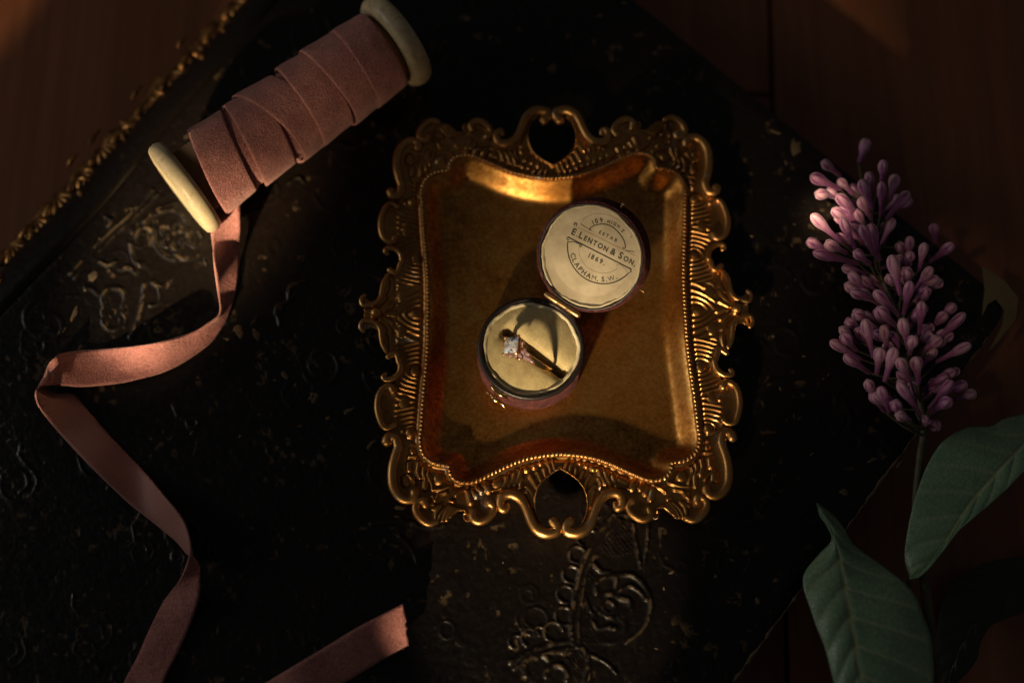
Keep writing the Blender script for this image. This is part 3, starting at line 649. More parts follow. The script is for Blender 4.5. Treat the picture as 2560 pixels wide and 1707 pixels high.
for p in pods: Hs = np.maximum(Hs, 0.8 * np.sqrt(np.clip(1 - (np.hypot((X - p[0]) / 1.9, (Y - p[1]) / 2.6)) ** 2, 0, 1)))
def stroke(pts, r, hgt=1.0):
    global Hs
    pts = spline(pts, 5) if len(pts) > 2 else np.array(pts)
    d = seg_dist(X, Y, [tuple(p) for p in pts]) / r
    Hs = np.maximum(Hs, hgt * np.sqrt(np.clip(1 - d * d, 0, 1)))
k3 = .1403 * .145; k4 = .1658 * .145; k1 = .1786 * .145
for pts, r in [([(590, 260), (590, 370)], 62), ([(760, 250), (740, 400), (780, 520)], 48), ([(860, 320), (845, 430), (885, 560), (890, 720)], 44), ([(935, 400), (920, 480), (980, 600), (1000, 720)], 30), ([(1000, 735), (1180, 720), (1350, 650)], 34),
               ([(1125, 539), (1126, 541)], 105), ([(1010, 850), (1050, 920), (1120, 810), (1250, 780)], 40), ([(520, 540), (525, 610)], 85), ([(560, 460), (650, 540), (700, 620)], 34), ([(870, 560), (860, 680), (880, 740)], 30),
               ([(1060, 1300), (1080, 1120), (1150, 1020)], 46), ([(1120, 1280), (1170, 1150), (1300, 1020)], 42), ([(1190, 1280), (1250, 1150), (1350, 1040)], 42), ([(1260, 1270), (1310, 1150), (1400, 1060)], 40), ([(1330, 1210), (1380, 1130), (1480, 1085), (1585, 1135)], 55),
               ([(1020, 1070), (1110, 1040)], 55), ([(1320, 930), (1380, 950)], 30), ([(1640, 760), (1690, 950)], 60), ([(1725, 745), (1785, 845)], 50), ([(1640, 690), (1500, 760), (1420, 830)], 30), ([(1560, 1240), (1590, 1330)], 60), ([(1000, 960), (1010, 1000)], 36), ([(640, 20), (650, 40)], 60), ([(590, 140), (700, 130)], 42), ([(640, -80), (650, -60)], 46)]:
    stroke(c3b(pts), r * k3)
for pts, r in [([(200, 640), (260, 700)], 48), ([(335, 600), (375, 680)], 62), ([(505, 590), (520, 575)], 84), ([(655, 495), (635, 580), (590, 660)], 46), ([(765, 435), (745, 530), (690, 620)], 46), ([(862, 395), (835, 500), (775, 610)], 44), ([(960, 365), (950, 375)], 50), ([(1055, 325), (1060, 335)], 42), ([(1150, 275), (1155, 280)], 36),
               ([(945, 640), (1020, 730), (1050, 860)], 40), ([(1000, 470), (1060, 570), (1095, 650)], 36), ([(1110, 425), (1150, 510), (1170, 560)], 34), ([(1212, 370), (1222, 440), (1240, 500)], 32), ([(1245, 255), (1290, 330), (1310, 420)], 32), ([(1330, 245), (1350, 300), (1370, 370)], 30),
               ([(960, 720), (1000, 830), (1040, 940)], 40), ([(880, 520), (850, 600), (860, 660)], 30), ([(430, 700), (560, 660), (680, 690)], 22)]:
    stroke(c4b(pts), r * k4)
stroke([tuple(p) for p in heart_q[:8]], 0.85, 1.5)
for pts, r in [([(250, 540), (90, 480)], 40), ([(250, 565), (70, 590)], 42), ([(250, 600), (90, 690)], 40), ([(250, 640), (190, 700), (150, 830)], 40), ([(450, 500), (570, 430)], 36), ([(455, 555), (600, 585)], 46), ([(440, 630), (560, 700)], 38), ([(400, 660), (500, 760), (540, 850)], 38), ([(500, 840), (545, 950), (520, 1110)], 40), ([(250, 500), (110, 420)], 36), ([(260, 470), (150, 350)], 30)]:
    stroke(c1b(pts), r * k1, 0.95)
for pts, rad in scrolls.values():
    c = spline(np.column_stack([np.array(pts), rad]), 3)
    Hs = np.maximum(Hs, 0.8 * np.exp(-(seg_dist(X, Y, [tuple(p) for p in c[:, :2]]) / 1.9) ** 2))
pb = c1b([(340, 550)])[0]; pb[1] = 0.6
stroke([pb, pb + (0, 0.01)], 2.0, 2.0)
Hz = ZR + Hh - groove + Hs
inner_heart = inside(X, Y, [tuple(p) for p in hq])
keep_pt = inside(X, Y, [tuple(p) for p in outl]) & (~in_rope | (dr < 0.9)) & ~inner_heart
def mirror_full(A):
    A = np.concatenate([A[:0:-1], A], 0); return np.concatenate([A[:, :0:-1], A], 1)
Zf, Kf = mirror_full(Hz), mirror_full(keep_pt)
fx = np.concatenate([-gx[:0:-1], gx]); fy = np.concatenate([-gy[:0:-1], gy])
FX, FY = np.meshgrid(fx, fy, indexing='ij')
def grid_mesh(FX, FY, Z, K, thick):
    cell = K[:-1, :-1] & K[1:, :-1] & K[1:, 1:] & K[:-1, 1:]
    used = np.zeros(K.shape, bool)
    for a, b in ((0, 0), (1, 0), (1, 1), (0, 1)): used[a:used.shape[0] - 1 + a, b:used.shape[1] - 1 + b] |= cell
    idx = -np.ones(K.shape, int); idx[used] = np.arange(used.sum())
    w = tw(np.stack([FX[used], FY[used]], -1)); V = np.column_stack([w, Z[used]])
    i, j = np.nonzero(cell)
    Fq = np.column_stack([idx[i, j], idx[i + 1, j], idx[i + 1, j + 1], idx[i, j + 1]])
    # skirt at the boundary
    e = np.vstack([Fq[:, [0, 1]], Fq[:, [1, 2]], Fq[:, [2, 3]], Fq[:, [3, 0]]])
    n = len(V); key = np.sort(e, 1); kk = key[:, 0].astype(np.int64) * n + key[:, 1]
    u, inv, cnt = np.unique(kk, return_inverse=True, return_counts=True)
    be = e[cnt[inv] == 1]
    bv = np.unique(be); m = -np.ones(n, int); m[bv] = n + np.arange(len(bv))
    low = V[bv].copy(); low[:, 2] -= thick
    Fs = np.column_stack([be[:, 1], be[:, 0], m[be[:, 0]], m[be[:, 1]]])
    return np.vstack([V, low]), np.vstack([Fq, Fs])
V, F = grid_mesh(FX, FY, Zf, Kf, 1.4)
mesh_obj('embossed_rim', V, F, mat_brass, tray)
# basin
bs = 0.55; bx = np.arange(0, 54, bs); by = np.arange(0, 66, bs); BX, BY = np.meshgrid(bx, by, indexing='ij')
rq = [tuple(p) for p in np.vstack([(rope_q[1] * (1, -1))[None], rope_q, (rope_q[-2] * (-1, 1))[None]])]
bdist = seg_dist(BX, BY, rq); bin_ = inside(BX, BY, [tuple(p) for p in rope])
sd = np.where(bin_, bdist, -bdist)
sdf = mirror_full(sd)
def blur(A, k):
    for _ in range(k):
        A = np.pad(A, 1, 'edge'); A = (A[:-2, 1:-1] + A[2:, 1:-1] + A[1:-1, :-2] + A[1:-1, 2:] + 2 * A[1:-1, 1:-1]) / 6
    return A
sdb = blur(sdf, 3)
t = np.clip((sdb + 0.2) / 8.2, 0, 1); prof = t * t * (3 - 2 * t)
prof = 0.45 * np.sin(t * math.pi / 2) ** 1.3 + 0.55 * prof
bfx = np.concatenate([-bx[:0:-1], bx]); bfy = np.concatenate([-by[:0:-1], by]); BFX, BFY = np.meshgrid(bfx, bfy, indexing='ij')
BZ = (ZR - 1.0) - (ZR - 1.0 - ZB) * prof
BZ = blur(BZ, 2) + 0.05 * vnoise(BFX * 0.15, BFY * 0.15, 3) * prof
V, F = grid_mesh(BFX, BFY, BZ, sdf > -0.75, 0.8)
bo = mesh_obj('basin', V, F, mat_basin, tray)
md = bo.modifiers.new('thick', 'SOLIDIFY'); md.thickness = 0.0009; md.offset = -1
# rope border
seglen = np.linalg.norm(np.diff(np.vstack([rope, rope[:1]]), axis=0), axis=1); cum = np.concatenate([[0], np.cumsum(seglen)])
ns = int(cum[-1] / 0.18); s = np.linspace(0, cum[-1], ns, endpoint=False); rr_ = np.vstack([rope, rope[:1]])
rp_ = np.column_stack([np.interp(s, cum, rr_[:, 0]), np.interp(s, cum, rr_[:, 1])])
kt = round(cum[-1] / 1.5)
V, F = sweep(np.column_stack([tw(rp_), np.full(ns, ZR - 0.45)]), 0.78, 12, 1.0, closed=True, twist=lambda i, p: 1 + 0.20 * np.cos(p - 2 * math.pi * kt * i / ns) + 0.06 * np.cos(2 * (p - 2 * math.pi * kt * i / ns)))
mesh_obj('rope_border', V, F, mat_scroll, tray)
# scrolls
for key, (pts, rad) in scrolls.items():
    n = 6; c = spline(np.column_stack([np.array(pts), rad]), n)
    for sx, sy in ((1, 1), (-1, 1), (-1, -1), (1, -1)):
        w = tw(c[:, :2] * (sx, sy)); z = ZR - 0.1 + 0.35 * np.sin(np.linspace(0, math.pi, len(c)))
        if key == 'A': z = z - 0.25
        V, F = sweep(np.column_stack([w, z]), c[:, 2], 14, 0.92)
        if False: F = [f[::-1] for f in F]
        mesh_obj('scroll', V, F, mat_scroll, tray)
for sx in (1, -1):
    w = tw(np.array([pb[0] * sx, 0.0])); mesh_obj('palmette_boss', *ellipsoid((w[0], w[1], ZR + 0.7), (2.0, 2.0, 1.5), 24, 12), mat_scroll, tray)

# ------------------------------------------------------------------ ring box
BR = 19.2; BH = 14.2; BT = ZB + BH
bc = P(1328, 869, BT); hp = P(1407, 760, BT)
av = np.array([*(hp - bc)[:2], 0]); av /= np.linalg.norm(av); hv = np.array([av[1], -av[0], 0])      # av: towards the hinge, hv: along the hinge (to lower right)
zz = np.array([0, 0, 1.0])
box = thing('ring_box', (bc[0], bc[1], ZB), 'small round antique ring box in maroon velvet, open, standing in the brass tray', 'ring box')
base0 = np.array([bc[0], bc[1], ZB])
V, F = lathe([(BR - 0.8, 0.0), (BR - 0.2, 0.25), (BR + 0.15, 1.2), (BR + 0.2, 3), (BR, 7), (BR - 0.1, 11), (BR - 0.15, BH - 1.6), (BR - 0.35, BH - 1.0), (BR - 2.2, BH - 1.2), (BR - 2.3, 1.0), (0.05, 0.9)], 128, base0, fn=lambda r, h, p: (r + 0.06 * np.sin(7 * p) + 0.05 * np.sin(23 * p + 1), h))
mesh_obj('base_shell', V, F, mat_box, box)
V, F = lathe([(BR - 0.25, BH - 1.6), (BR - 0.2, BH - 0.6), (BR - 0.6, BH - 0.05), (BR - 1.3, BH + 0.05), (BR - 1.75, BH - 0.2), (BR - 1.85, BH - 2.6)], 128, base0, close_ends=False)
mesh_obj('base_rim', V, F, mat_boxrim, box)
def wob(r, h, p):
    q = 0.28 * np.sin(3 * p + 1) + 0.22 * np.sin(7 * p + 2) + 0.13 * np.sin(13 * p) + 0.09 * np.sin(29 * p + 0.7)
    return r + q * 0.8, h + 0.35 * np.sin(5 * p + 0.4) * 0.6 + 0.12 * np.sin(17 * p)
V, F = lathe([(BR - 1.8, BH - 3.2), (BR - 1.95, BH - 1.2), (BR - 2.25, BH - 0.75), (BR - 2.9, BH - 0.9), (BR - 3.3, BH - 1.6), (BR - 3.4, BH - 3)], 160, base0, fn=wob, close_ends=False)
mesh_obj('satin_lip', V, F, mat_lip, box)
# cushion with a slot
NR, NP = 70, 192; V = []
ring_c = P(1330, 884, BT - 1.0)
slit_p = ring_c[:2]; slit_d = (P(1412, 938, BT)[:2] - P(1243, 812, BT)[:2]); slit_d /= np.linalg.norm(slit_d); slit_n = np.array([-slit_d[1], slit_d[0]])
RC = BR - 2.5
rs = np.sqrt(np.linspace(0, 1, NR)) * RC; ph = np.linspace(0, 2 * math.pi, NP, endpoint=False)
RR, PP = np.meshgrid(rs, ph, indexing='ij'); CX = bc[0] + RR * np.cos(PP); CY = bc[1] + RR * np.sin(PP)
ds = (CX - slit_p[0]) * slit_n[0] + (CY - slit_p[1]) * slit_n[1] - (1.1 if slit_n[1] > 0 else -1.1); dl = (CX - slit_p[0]) * slit_d[0] + (CY - slit_p[1]) * slit_d[1]
endf = np.clip((14.6 - np.abs(dl)) / 2.2, 0, 1); endf = endf * endf * (3 - 2 * endf)
CZ = ZB + BH - 0.3 - 1.5 * (RR / RC) ** 4 + 0.35 * vnoise(CX * 0.22, CY * 0.22, 11)
CZ -= endf * (2.6 * np.exp(-(np.abs(ds) / 3.0) ** 1.6) + 7.0 * np.exp(-(ds / 1.35) ** 2))
V = np.column_stack([CX.ravel(), CY.ravel(), CZ.ravel()])
F = [(i * NP + j, (i + 1) * NP + j, (i + 1) * NP + (j + 1) % NP, i * NP + (j + 1) % NP) for i in range(NR - 1) for j in range(NP)]
mesh_obj('slotted_satin_cushion', V, F, mat_satin, box)
# lid
LT = math.radians(35); LD = 13.4; LR = 19.9
ld = av * math.cos(LT) + zz * math.sin(LT); ln_ = np.cross(ld, hv) * -1
if ln_[2] < 0: ln_ = -ln_
hinge_p = np.array([bc[0], bc[1], ZB + BH]) + av * (BR + 0.2) + zz * 0.2
lc = hinge_p + ld * (LR + 0.5)
lxd = hv
V, F = lathe([(0.05, -LD), (8, -LD + 0.1), (14, -LD + 0.5), (17.6, -LD + 1.6), (19.6, -LD + 3.6), (LR + 0.45, -LD + 6.5), (LR + 0.35, -3), (LR + 0.05, -1.0), (LR - 0.05, -0.25), (LR - 0.45, 0.0), (LR - 0.9, -0.25), (LR - 2.0, -0.9), (LR - 2.1, -3.6), (0.05, -3.8)], 128, lc, ln_, lxd, fn=lambda r, h, p: (r + 0.06 * np.sin(7 * p) + 0.05 * np.sin(23 * p + 1), h))
lid = mesh_obj('lid_shell', V, F, mat_box, box)
V, F = lathe([(LR - 0.75, -1.0), (LR - 0.75, -0.2), (LR - 0.95, 0.08), (LR - 1.3, 0.1), (LR - 1.6, -0.3), (LR - 1.65, -3)], 128, lc, ln_, lxd, close_ends=False)
mesh_obj('lid_rim', V, F, mat_boxrim, lid)
V, F = lathe([(LR - 1.5, -3.0), (LR - 1.6, -0.7), (LR - 1.85, -0.3), (LR - 2.2, -0.55), (LR - 2.55, -1.2), (LR - 2.75, -2.2)], 160, lc, ln_, lxd, fn=wob, close_ends=False)
mesh_obj('lid_satin_lip', V, F, mat_lip, lid)
NRl, NPl = 40, 128
def paper_h(x, y):
    r = np.hypot(x, y) / 17.8
    return -1.9 + 0.30 * vnoise(x * 0.28, y * 0.28, 21) * (0.25 + 0.75 * r ** 2) + 1.4 * np.clip(r - 0.80, 0, 1) * 2.4
V = []
for i in range(NRl):
    r = 17.8 * math.sqrt(i / (NRl - 1))
    for j in range(NPl):
        p = 2 * math.pi * j / NPl; x, y = r * math.cos(p), r * math.sin(p)
        V.append(lc + hv * x + ld * y + ln_ * paper_h(x, y))
F = [(i * NPl + j, (i + 1) * NPl + j, (i + 1) * NPl + (j + 1) % NPl, i * NPl + (j + 1) % NPl) for i in range(NRl - 1) for j in range(NPl)]
o = mesh_obj('silk_lining', V, F, mat_paper, lid)
bm = bmesh.new(); bm.from_mesh(o.data)
bm.faces.ensure_lookup_table()
if Vector(ln_).dot(bm.faces[len(bm.faces) // 2].normal) < 0: bmesh.ops.reverse_faces(bm, faces=bm.faces)
bm.to_mesh(o.data); bm.free()
# printed emblem; coordinates in lid mm (x along the hinge, y away from it)
def lidpx(x, y):
    d = FW * FPX + RT * (x - 1280.0) - UP * (y - 853.5); p0 = lc - ln_ * 1.9
    t = ((p0 - CAM) @ ln_) / (d @ ln_); p = CAM + d * t - p0
    return np.array([p @ hv, p @ ld])
def c6(x, y): return lidpx(1330 + x * .2105, 470 + y * .2105)
def on_lid(x, y, lift=0.06): return lc + hv * x + ld * y + ln_ * (paper_h(np.float64(x), np.float64(y)) + lift)
def glyph(ch, size, bold=0.0):
    cu = bpy.data.curves.new('glyph', 'FONT'); cu.body = ch; cu.size = size; cu.offset = bold; cu.resolution_u = 4
    ob = bpy.data.objects.new('glyph', cu); col.objects.link(ob); bpy.context.view_layer.update()
    ev = ob.evaluated_get(bpy.context.evaluated_depsgraph_get()); me = ev.to_mesh()
    v = np.array([tuple(q.co) for q in me.vertices]).reshape(-1, 3); f = [tuple(q.vertices) for q in me.polygons]
    ev.to_mesh_clear(); bpy.data.objects.remove(ob); bpy.data.curves.remove(cu)
    return v, f
def letters(name, text, sizes, place, track, mat=mat_ink, bold=0.03, squash=1.0):
    """place(s) -> (x, y, angle) for distance s along the line measured from its middle"""
    gl = []; pos = 0
    for ch, sz in zip(text, sizes):
        if ch == ' ': pos += sz * 0.32; continue
        v, f = glyph(ch, sz, bold * sz * (0.0 if ch in 'MW' else 1.0))
        w = v[:, 0].max() - v[:, 0].min(); v = v.copy(); v[:, 0] = (v[:, 0] - v[:, 0].min()) * squash; w *= squash
        gl.append((v, f, pos + w / 2, w)); pos += w + track * sz
    tot = pos; parts = []
    for v, f, mid, w in gl:
        x, y, a = place(mid - tot / 2); ca, sa = math.cos(a), math.sin(a)
        u = v[:, 0] - w / 2; q = v[:, 1]
        V = np.array([on_lid(x + uu * ca - qq * sa, y + uu * sa + qq * ca) for uu, qq in zip(u, q)])
        parts.append((V, f))
    mesh_obj(name, *join(parts), mat, lid, smooth=False)
def line(name, pts, r, mat=mat_ink):
    pts = spline(pts, 5) if len(pts) > 2 else np.array([pts[0] * (1 - t) + pts[1] * t for t in np.linspace(0, 1, 12)])
    W = np.array([on_lid(p[0], p[1], 0.03) for p in pts])
    mesh_obj(name, *sweep(W, r * 1.3, 6, 0.4, up=ln_), mat, lid)
ec = (c6(425, 640) + c6(1130, 990) + c6(600, 400) + c6(1225, 740)) / 4
b0, b1 = c6(430, 585), c6(1180, 965); bdv = (b1 - b0) / np.linalg.norm(b1 - b0); bang = math.atan2(bdv[1], bdv[0]); bnv = np.array([-bdv[1], bdv[0]])
# bottom arc centre from three traced points
def circ(p, q, r):
    A = np.array([q - p, r - p]) * 2; b = np.array([q @ q - p @ p, r @ r - p @ p]); c = np.linalg.solve(A, b); return c, np.linalg.norm(p - c)
oc, orad = circ(c6(422, 700), c6(650, 1085), c6(1000, 1110))
tc, trad = circ(c6(680, 490), c6(860, 430), c6(1110, 700))
def arc_text(c, r, mid, inward):
    m = math.atan2(*(mid - c)[::-1])
    def f(s):
        if inward: a = m + s / r; return c[0] + r * math.cos(a), c[1] + r * math.sin(a), a + math.pi / 2
        a = m - s / r; return c[0] + r * math.cos(a), c[1] + r * math.sin(a), a - math.pi / 2
    return f
line('emblem_arc', [oc + orad * np.array([math.cos(a), math.sin(a)]) for a in np.linspace(math.atan2(*(c6(425, 640) - oc)[::-1]) , math.atan2(*(c6(1130, 990) - oc)[::-1]) + (2 * math.pi if math.atan2(*(c6(425, 640) - oc)[::-1]) > math.atan2(*(c6(1130, 990) - oc)[::-1]) else 0), 24)], 0.17)
line('emblem_arc', [c6(*q) for q in ((700, 500), (685, 485), (720, 455), (780, 435), (860, 430), (950, 460), (1030, 530), (1085, 610), (1110, 690), (1095, 720), (1080, 705))], 0.14)
line('emblem_bar', [b0, b1], 0.18)
line('emblem_hairline', [c6(520, 455), c6(1225, 800)], 0.06, mat_inklight)
line('emblem_hairline', [c6(*q) for q in ((580, 430), (620, 365), (700, 320), (800, 303), (900, 320), (1020, 370), (1130, 470), (1200, 570))], 0.05, mat_inklight)
line('emblem_hairline', [c6(580, 430), c6(690, 500)], 0.09); line('emblem_hairline', [c6(1110, 740), c6(1220, 757)], 0.09)
line('emblem_hairline', [c6(*q) for q in ((560, 690), (560, 780), (610, 890), (700, 970), (820, 1010), (930, 1000), (1010, 960))], 0.05, mat_inklight)
line('emblem_curl', [c6(*q) for q in ((440, 580), (415, 590), (420, 620), (440, 615))], 0.12); line('emblem_curl', [c6(*q) for q in ((440, 640), (500, 640), (560, 665), (590, 685), (575, 700), (565, 685))], 0.12)
line('emblem_curl', [c6(*q) for q in ((500, 440), (510, 415), (535, 425), (525, 445))], 0.16); line('emblem_curl', [c6(*q) for q in ((1165, 950), (1180, 985), (1165, 1000))], 0.16); line('emblem_curl', [c6(*q) for q in ((1130, 990), (1060, 920), (1010, 910), (1015, 935))], 0.07, mat_inklight)
def bar_text(mid, off):
    def f(s): q = mid + bdv * s; return q[0], q[1], bang
    return f
mid_name = c6(848, 738)
nm = 'E.LENTON & SON,'
cap = 2.75; szs = [cap if ch in 'EL' and i < 4 else cap for i, ch in enumerate(nm)]
big_, small_ = 3.35, 2.55
szs = [big_, small_, big_, small_, small_, small_, small_, small_, 2.0, big_ * 0.95, 2.0, big_, small_, small_, small_]
letters('lettering_name', nm, szs, bar_text(mid_name + bnv * -0.55 * 0, 0), 0.16, bold=0.040, squash=0.92)
letters('lettering_date', '1869.', [2.5] * 5, bar_text(c6(770, 875), 0), 0.24, bold=0.036, squash=0.88)
letters('lettering_established', 'ESTAB', [1.75] * 5, bar_text(c6(905, 595), 0), 0.30, bold=0.034)
letters('lettering_street', '109, HIGH S', [2.35] * 3 + [1.6, 0.7] + [1.75] * 4 + [2.2] + [1.85], arc_text(tc, trad + 0.6, c6(930, 393), False), 0.26, bold=0.034, squash=0.88)
letters('lettering_district', 'CLAPHAM. S.W.', [2.5] * 13, arc_text(oc, orad - 0.75, c6(690, 1040), True), 0.20, bold=0.03, squash=0.98)
tl = c6(1165, 590); letters('lettering_abbreviation', 'T', [1.2], lambda s: (tl[0], tl[1], bang - 0.5), 0.2, bold=0.03)
# hinge, pin, clasp
hc = hinge_p + zz * 0.1
V, F = join([sweep([hc - hv * 6.4, hc + hv * 6.4], 0.95, 14), sweep([hc - hv * 6.7, hc - hv * 2.3], 1.12, 14), sweep([hc + hv * 2.4, hc + hv * 6.7], 1.12, 14)])
mesh_obj('hinge', V, F, mat_hinge, box)
pc = lc + ld * (LR + 0.1) - ln_ * 3.6
V, F = join([sweep([pc, pc + ld * 1.1], [0.55, 0.5], 10), ellipsoid(pc + ld * 1.6, (0.75, 0.75, 0.6), 12, 8)])
mesh_obj('lid_catch_pin', V, F, mat_hinge, lid)
pin2 = lc + hv * (LR + 0.05) * math.cos(0.15) - ln_ * 7 - ld * 2
mesh_obj('side_pin', *sweep([pin2 - hv * 0.5, pin2 + hv * 2.2], 0.22, 8), mat_gold, lid)
cc = np.array([bc[0], bc[1], ZB + BH]) - av * (BR + 0.1)
cl = [sweep(spline([cc - hv * 3.2 - zz * 1.5, cc - hv * 1.2 - av * 0.6 - zz * 1.0, cc + hv * 1.2 - av * 0.6 - zz * 1.0, cc + hv * 2.6 - zz * 1.6], 5), 0.8, 10, 0.7),
      sweep(spline([cc - hv * 4.6 - av * 2.2 - zz * 4.5, cc - hv * 2.6 - av * 2.0 - zz * 4.0, cc - hv * 0.4 - av * 2.6 - zz * 3.6, cc + hv * 2.4 - av * 2.3 - zz * 4.4, cc + hv * 4.8 - av * 2.8 - zz * 5.4], 5), [0.35] * 3 + [0.55] * 5 + [0.9] * 6 + [0.6] * 5 + [0.35] * 2, 10, 0.7),
      sweep([cc - hv * 0.5 - av * 0.3 - zz * 1.2, cc - hv * 0.7 - av * 2.3 - zz * 3.8], 0.75, 10)]
mesh_obj('brass_clasp', *join(cl), mat_gold, box)

# ------------------------------------------------------------------ gold ring
lean = math.radians(20); roll = math.radians(-30)
e1 = np.array([slit_d[0], slit_d[1], 0]); nrm = np.array([-slit_n[0], -slit_n[1], 0])
if nrm[1] > 0: nrm = -nrm
rup = zz * math.cos(lean) + nrm * math.sin(lean)                # ring plane leans towards the clasp
rax = np.cross(e1, rup)                                          # ring axis
rc = np.array([slit_p[0], slit_p[1], ZB + BH - 0.7]) + nrm * 0.9
RI = 9.0
rvec = lambda a: e1 * math.sin(a) + rup * math.cos(a)           # a measured from the top of the ring
ring = thing('engagement_ring', rc - rup * RI, 'gold ring with square clear stone and small side stones, upright in the cream cushion', 'ring')
n = 120; pts = np.array([rc + rvec(roll + 2 * math.pi * i / n) * RI for i in range(n)]); V = []
for i in range(n):
    a = 2 * math.pi * i / n; d = rvec(roll + a); w = 1.05 + 0.35 * math.cos(a); th = 0.62 + 0.2 * math.cos(a)
    for k in range(12):
        q = 2 * math.pi * k / 12; V.append(pts[i] + d * th * math.cos(q) + rax * w * math.sin(q))
F = [(i * 12 + k, i * 12 + (k + 1) % 12, ((i + 1) % n) * 12 + (k + 1) % 12, ((i + 1) % n) * 12 + k) for i in range(n) for k in range(12)]
mesh_obj('band', V, F, mat_gold, ring)
hd = rvec(roll); ht = np.cross(rax, hd)
# tilt the head a little so that the table looks up
sc0 = rc + hd * (RI + 1.9)
def gem(name, c, up_, x_, size, mats, square=True):
    """cut stone: a star of narrow crown facets round a small table, girdle, pointed pavilion; every facet flat"""
    up_ = up_ / np.linalg.norm(up_); x_ = x_ - up_ * (x_ @ up_); x_ /= np.linalg.norm(x_); y_ = np.cross(up_, x_)
    n_ = 16 if square else 8; V = []; r_ = random.Random(len(name) + int(size * 100))
    def rad(a): return 1.0 / max(abs(math.cos(a)), abs(math.sin(a))) ** 0.97 if square else 1.0
    rows = [(0.30, 0.40, 0.5), (0.58, 0.36, 0.0), (0.82, 0.22, 0.5), (1.0, 0.04, 0.0), (1.0, -0.04, 0.0), (0.5, -0.55, 0.5)]
    V.append(c + up_ * size * 0.38)
    for r, h, ph_ in rows:
        for i in range(n_):
            a = 2 * math.pi * (i + ph_) / n_; q = r * rad(a) * size
            V.append(c + (x_ * math.cos(a) + y_ * math.sin(a)) * q + up_ * size * (h + (r_.uniform(-0.05, 0.05) if 0.2 < r < 0.9 else 0)))
    V.append(c - up_ * size * 1.0); F = [(0, 1 + i, 1 + (i + 1) % n_) for i in range(n_)]
    for r in range(len(rows) - 1):
        A = lambda i: 1 + r * n_ + i % n_
        Bf = lambda i: 1 + (r + 1) * n_ + i % n_
        for i in range(n_):
            if rows[r][2] == rows[r + 1][2]: F.append((A(i), Bf(i), Bf(i + 1), A(i + 1)))
            elif rows[r][2] == 0.5: F += [(A(i), Bf(i + 1), A(i + 1)), (A(i), Bf(i), Bf(i + 1))]
            else: F += [(A(i), Bf(i), A(i + 1)), (A(i + 1), Bf(i), Bf(i + 1))]
    k = 1 + (len(rows) - 1) * n_
    F += [(k + i, len(V) - 1, k + (i + 1) % n_) for i in range(n_)]
    bm = bmesh.new(); vs = [bm.verts.new(q * 0.001) for q in V]
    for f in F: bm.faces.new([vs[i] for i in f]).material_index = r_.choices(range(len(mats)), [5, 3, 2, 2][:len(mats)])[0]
    bmesh.ops.recalc_face_normals(bm, faces=bm.faces)
    me = bpy.data.meshes.new(name); bm.to_mesh(me); bm.free()
    for m_ in mats: me.materials.append(m_)
    o = bpy.data.objects.new(name, me); col.objects.link(o); set_parent(o, ring); return o
rot = math.radians(38); gx_ = ht * math.cos(rot) + rax * math.sin(rot)
gy_ = np.cross(hd, gx_)
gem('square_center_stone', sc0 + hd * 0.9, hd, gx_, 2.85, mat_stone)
for sx, sy in ((1, 1), (1, -1), (-1, 1), (-1, -1)):
    p = sc0 + hd * 0.95 + (gx_ * sx + gy_ * sy) * 3.0
    mesh_obj('prong', *join([sweep(spline([sc0 - hd * 2.2 + (gx_ * sx + gy_ * sy) * 1.0, sc0 - hd * 0.4 + (gx_ * sx + gy_ * sy) * 2.5, p], 4), 0.30, 8), ellipsoid(p + hd * 0.1, (0.52, 0.52, 0.52), 10, 8)]), mat_rose, ring)
V, F = sweep([sc0 - hd * 0.55 + (gx_ * a + gy_ * b) * 2.75 for a, b in ((1, 1), (-1, 1), (-1, -1), (1, -1))], 0.38, 8, closed=True, up=hd)
mesh_obj('basket_setting', V, F, mat_rose, ring)
for a, off, s in ((0.44, -0.8, 0.85), (0.42, 1.0, 0.8), (0.60, 0.35, 0.8), (0.60, -0.9, 0.6), (0.73, 0.2, 0.68), (0.85, 0.3, 0.55), (-0.44, 0.6, 0.7), (-0.56, -0.2, 0.6), (0.22, -2.9, 0.6), (0.16, 3.0, 0.6)):
    s *= 1.22; d = rvec(roll + a); c = rc + d * (RI + 1.25 + 0.2 * s) + rax * off
    gem('side_stone', c + d * 0.25, d, rax, s, mat_pinkstone, square=False)
    cup = [lathe([(s * 0.5, -1.1), (s * 0.95, -0.5), (s * 1.22, 0.1), (s * 1.12, 0.25), (s * 0.9, 0.0)], 14, c, d, close_ends=False)]
    for q in range(3):
        an = q * 2.1 + a * 7; x_ = rax; y_ = np.cross(d, x_); cup.append(ellipsoid(c + (x_ * math.cos(an) + y_ * math.sin(an)) * s * 1.15 + d * 0.3, (0.24,) * 3, 8, 6))
    mesh_obj('stone_cup', *join(cup), mat_rose, ring)
for a, off, w in ((0.18, -2.9, 0), (0.36, -2.2, 0), (-0.1, -3.2, 0), (0.40, 1.9, 0)):      # little gold leaves round the head
    d = rvec(roll + a); c = rc + d * (RI + 1.6) + rax * off; tdir = np.cross(rax, d)
    mesh_obj('gold_leaf_petal', *ellipsoid(c, (1.25, 0.8, 0.35), 14, 8, axes=[tdir, rax, d]), mat_rose, ring)

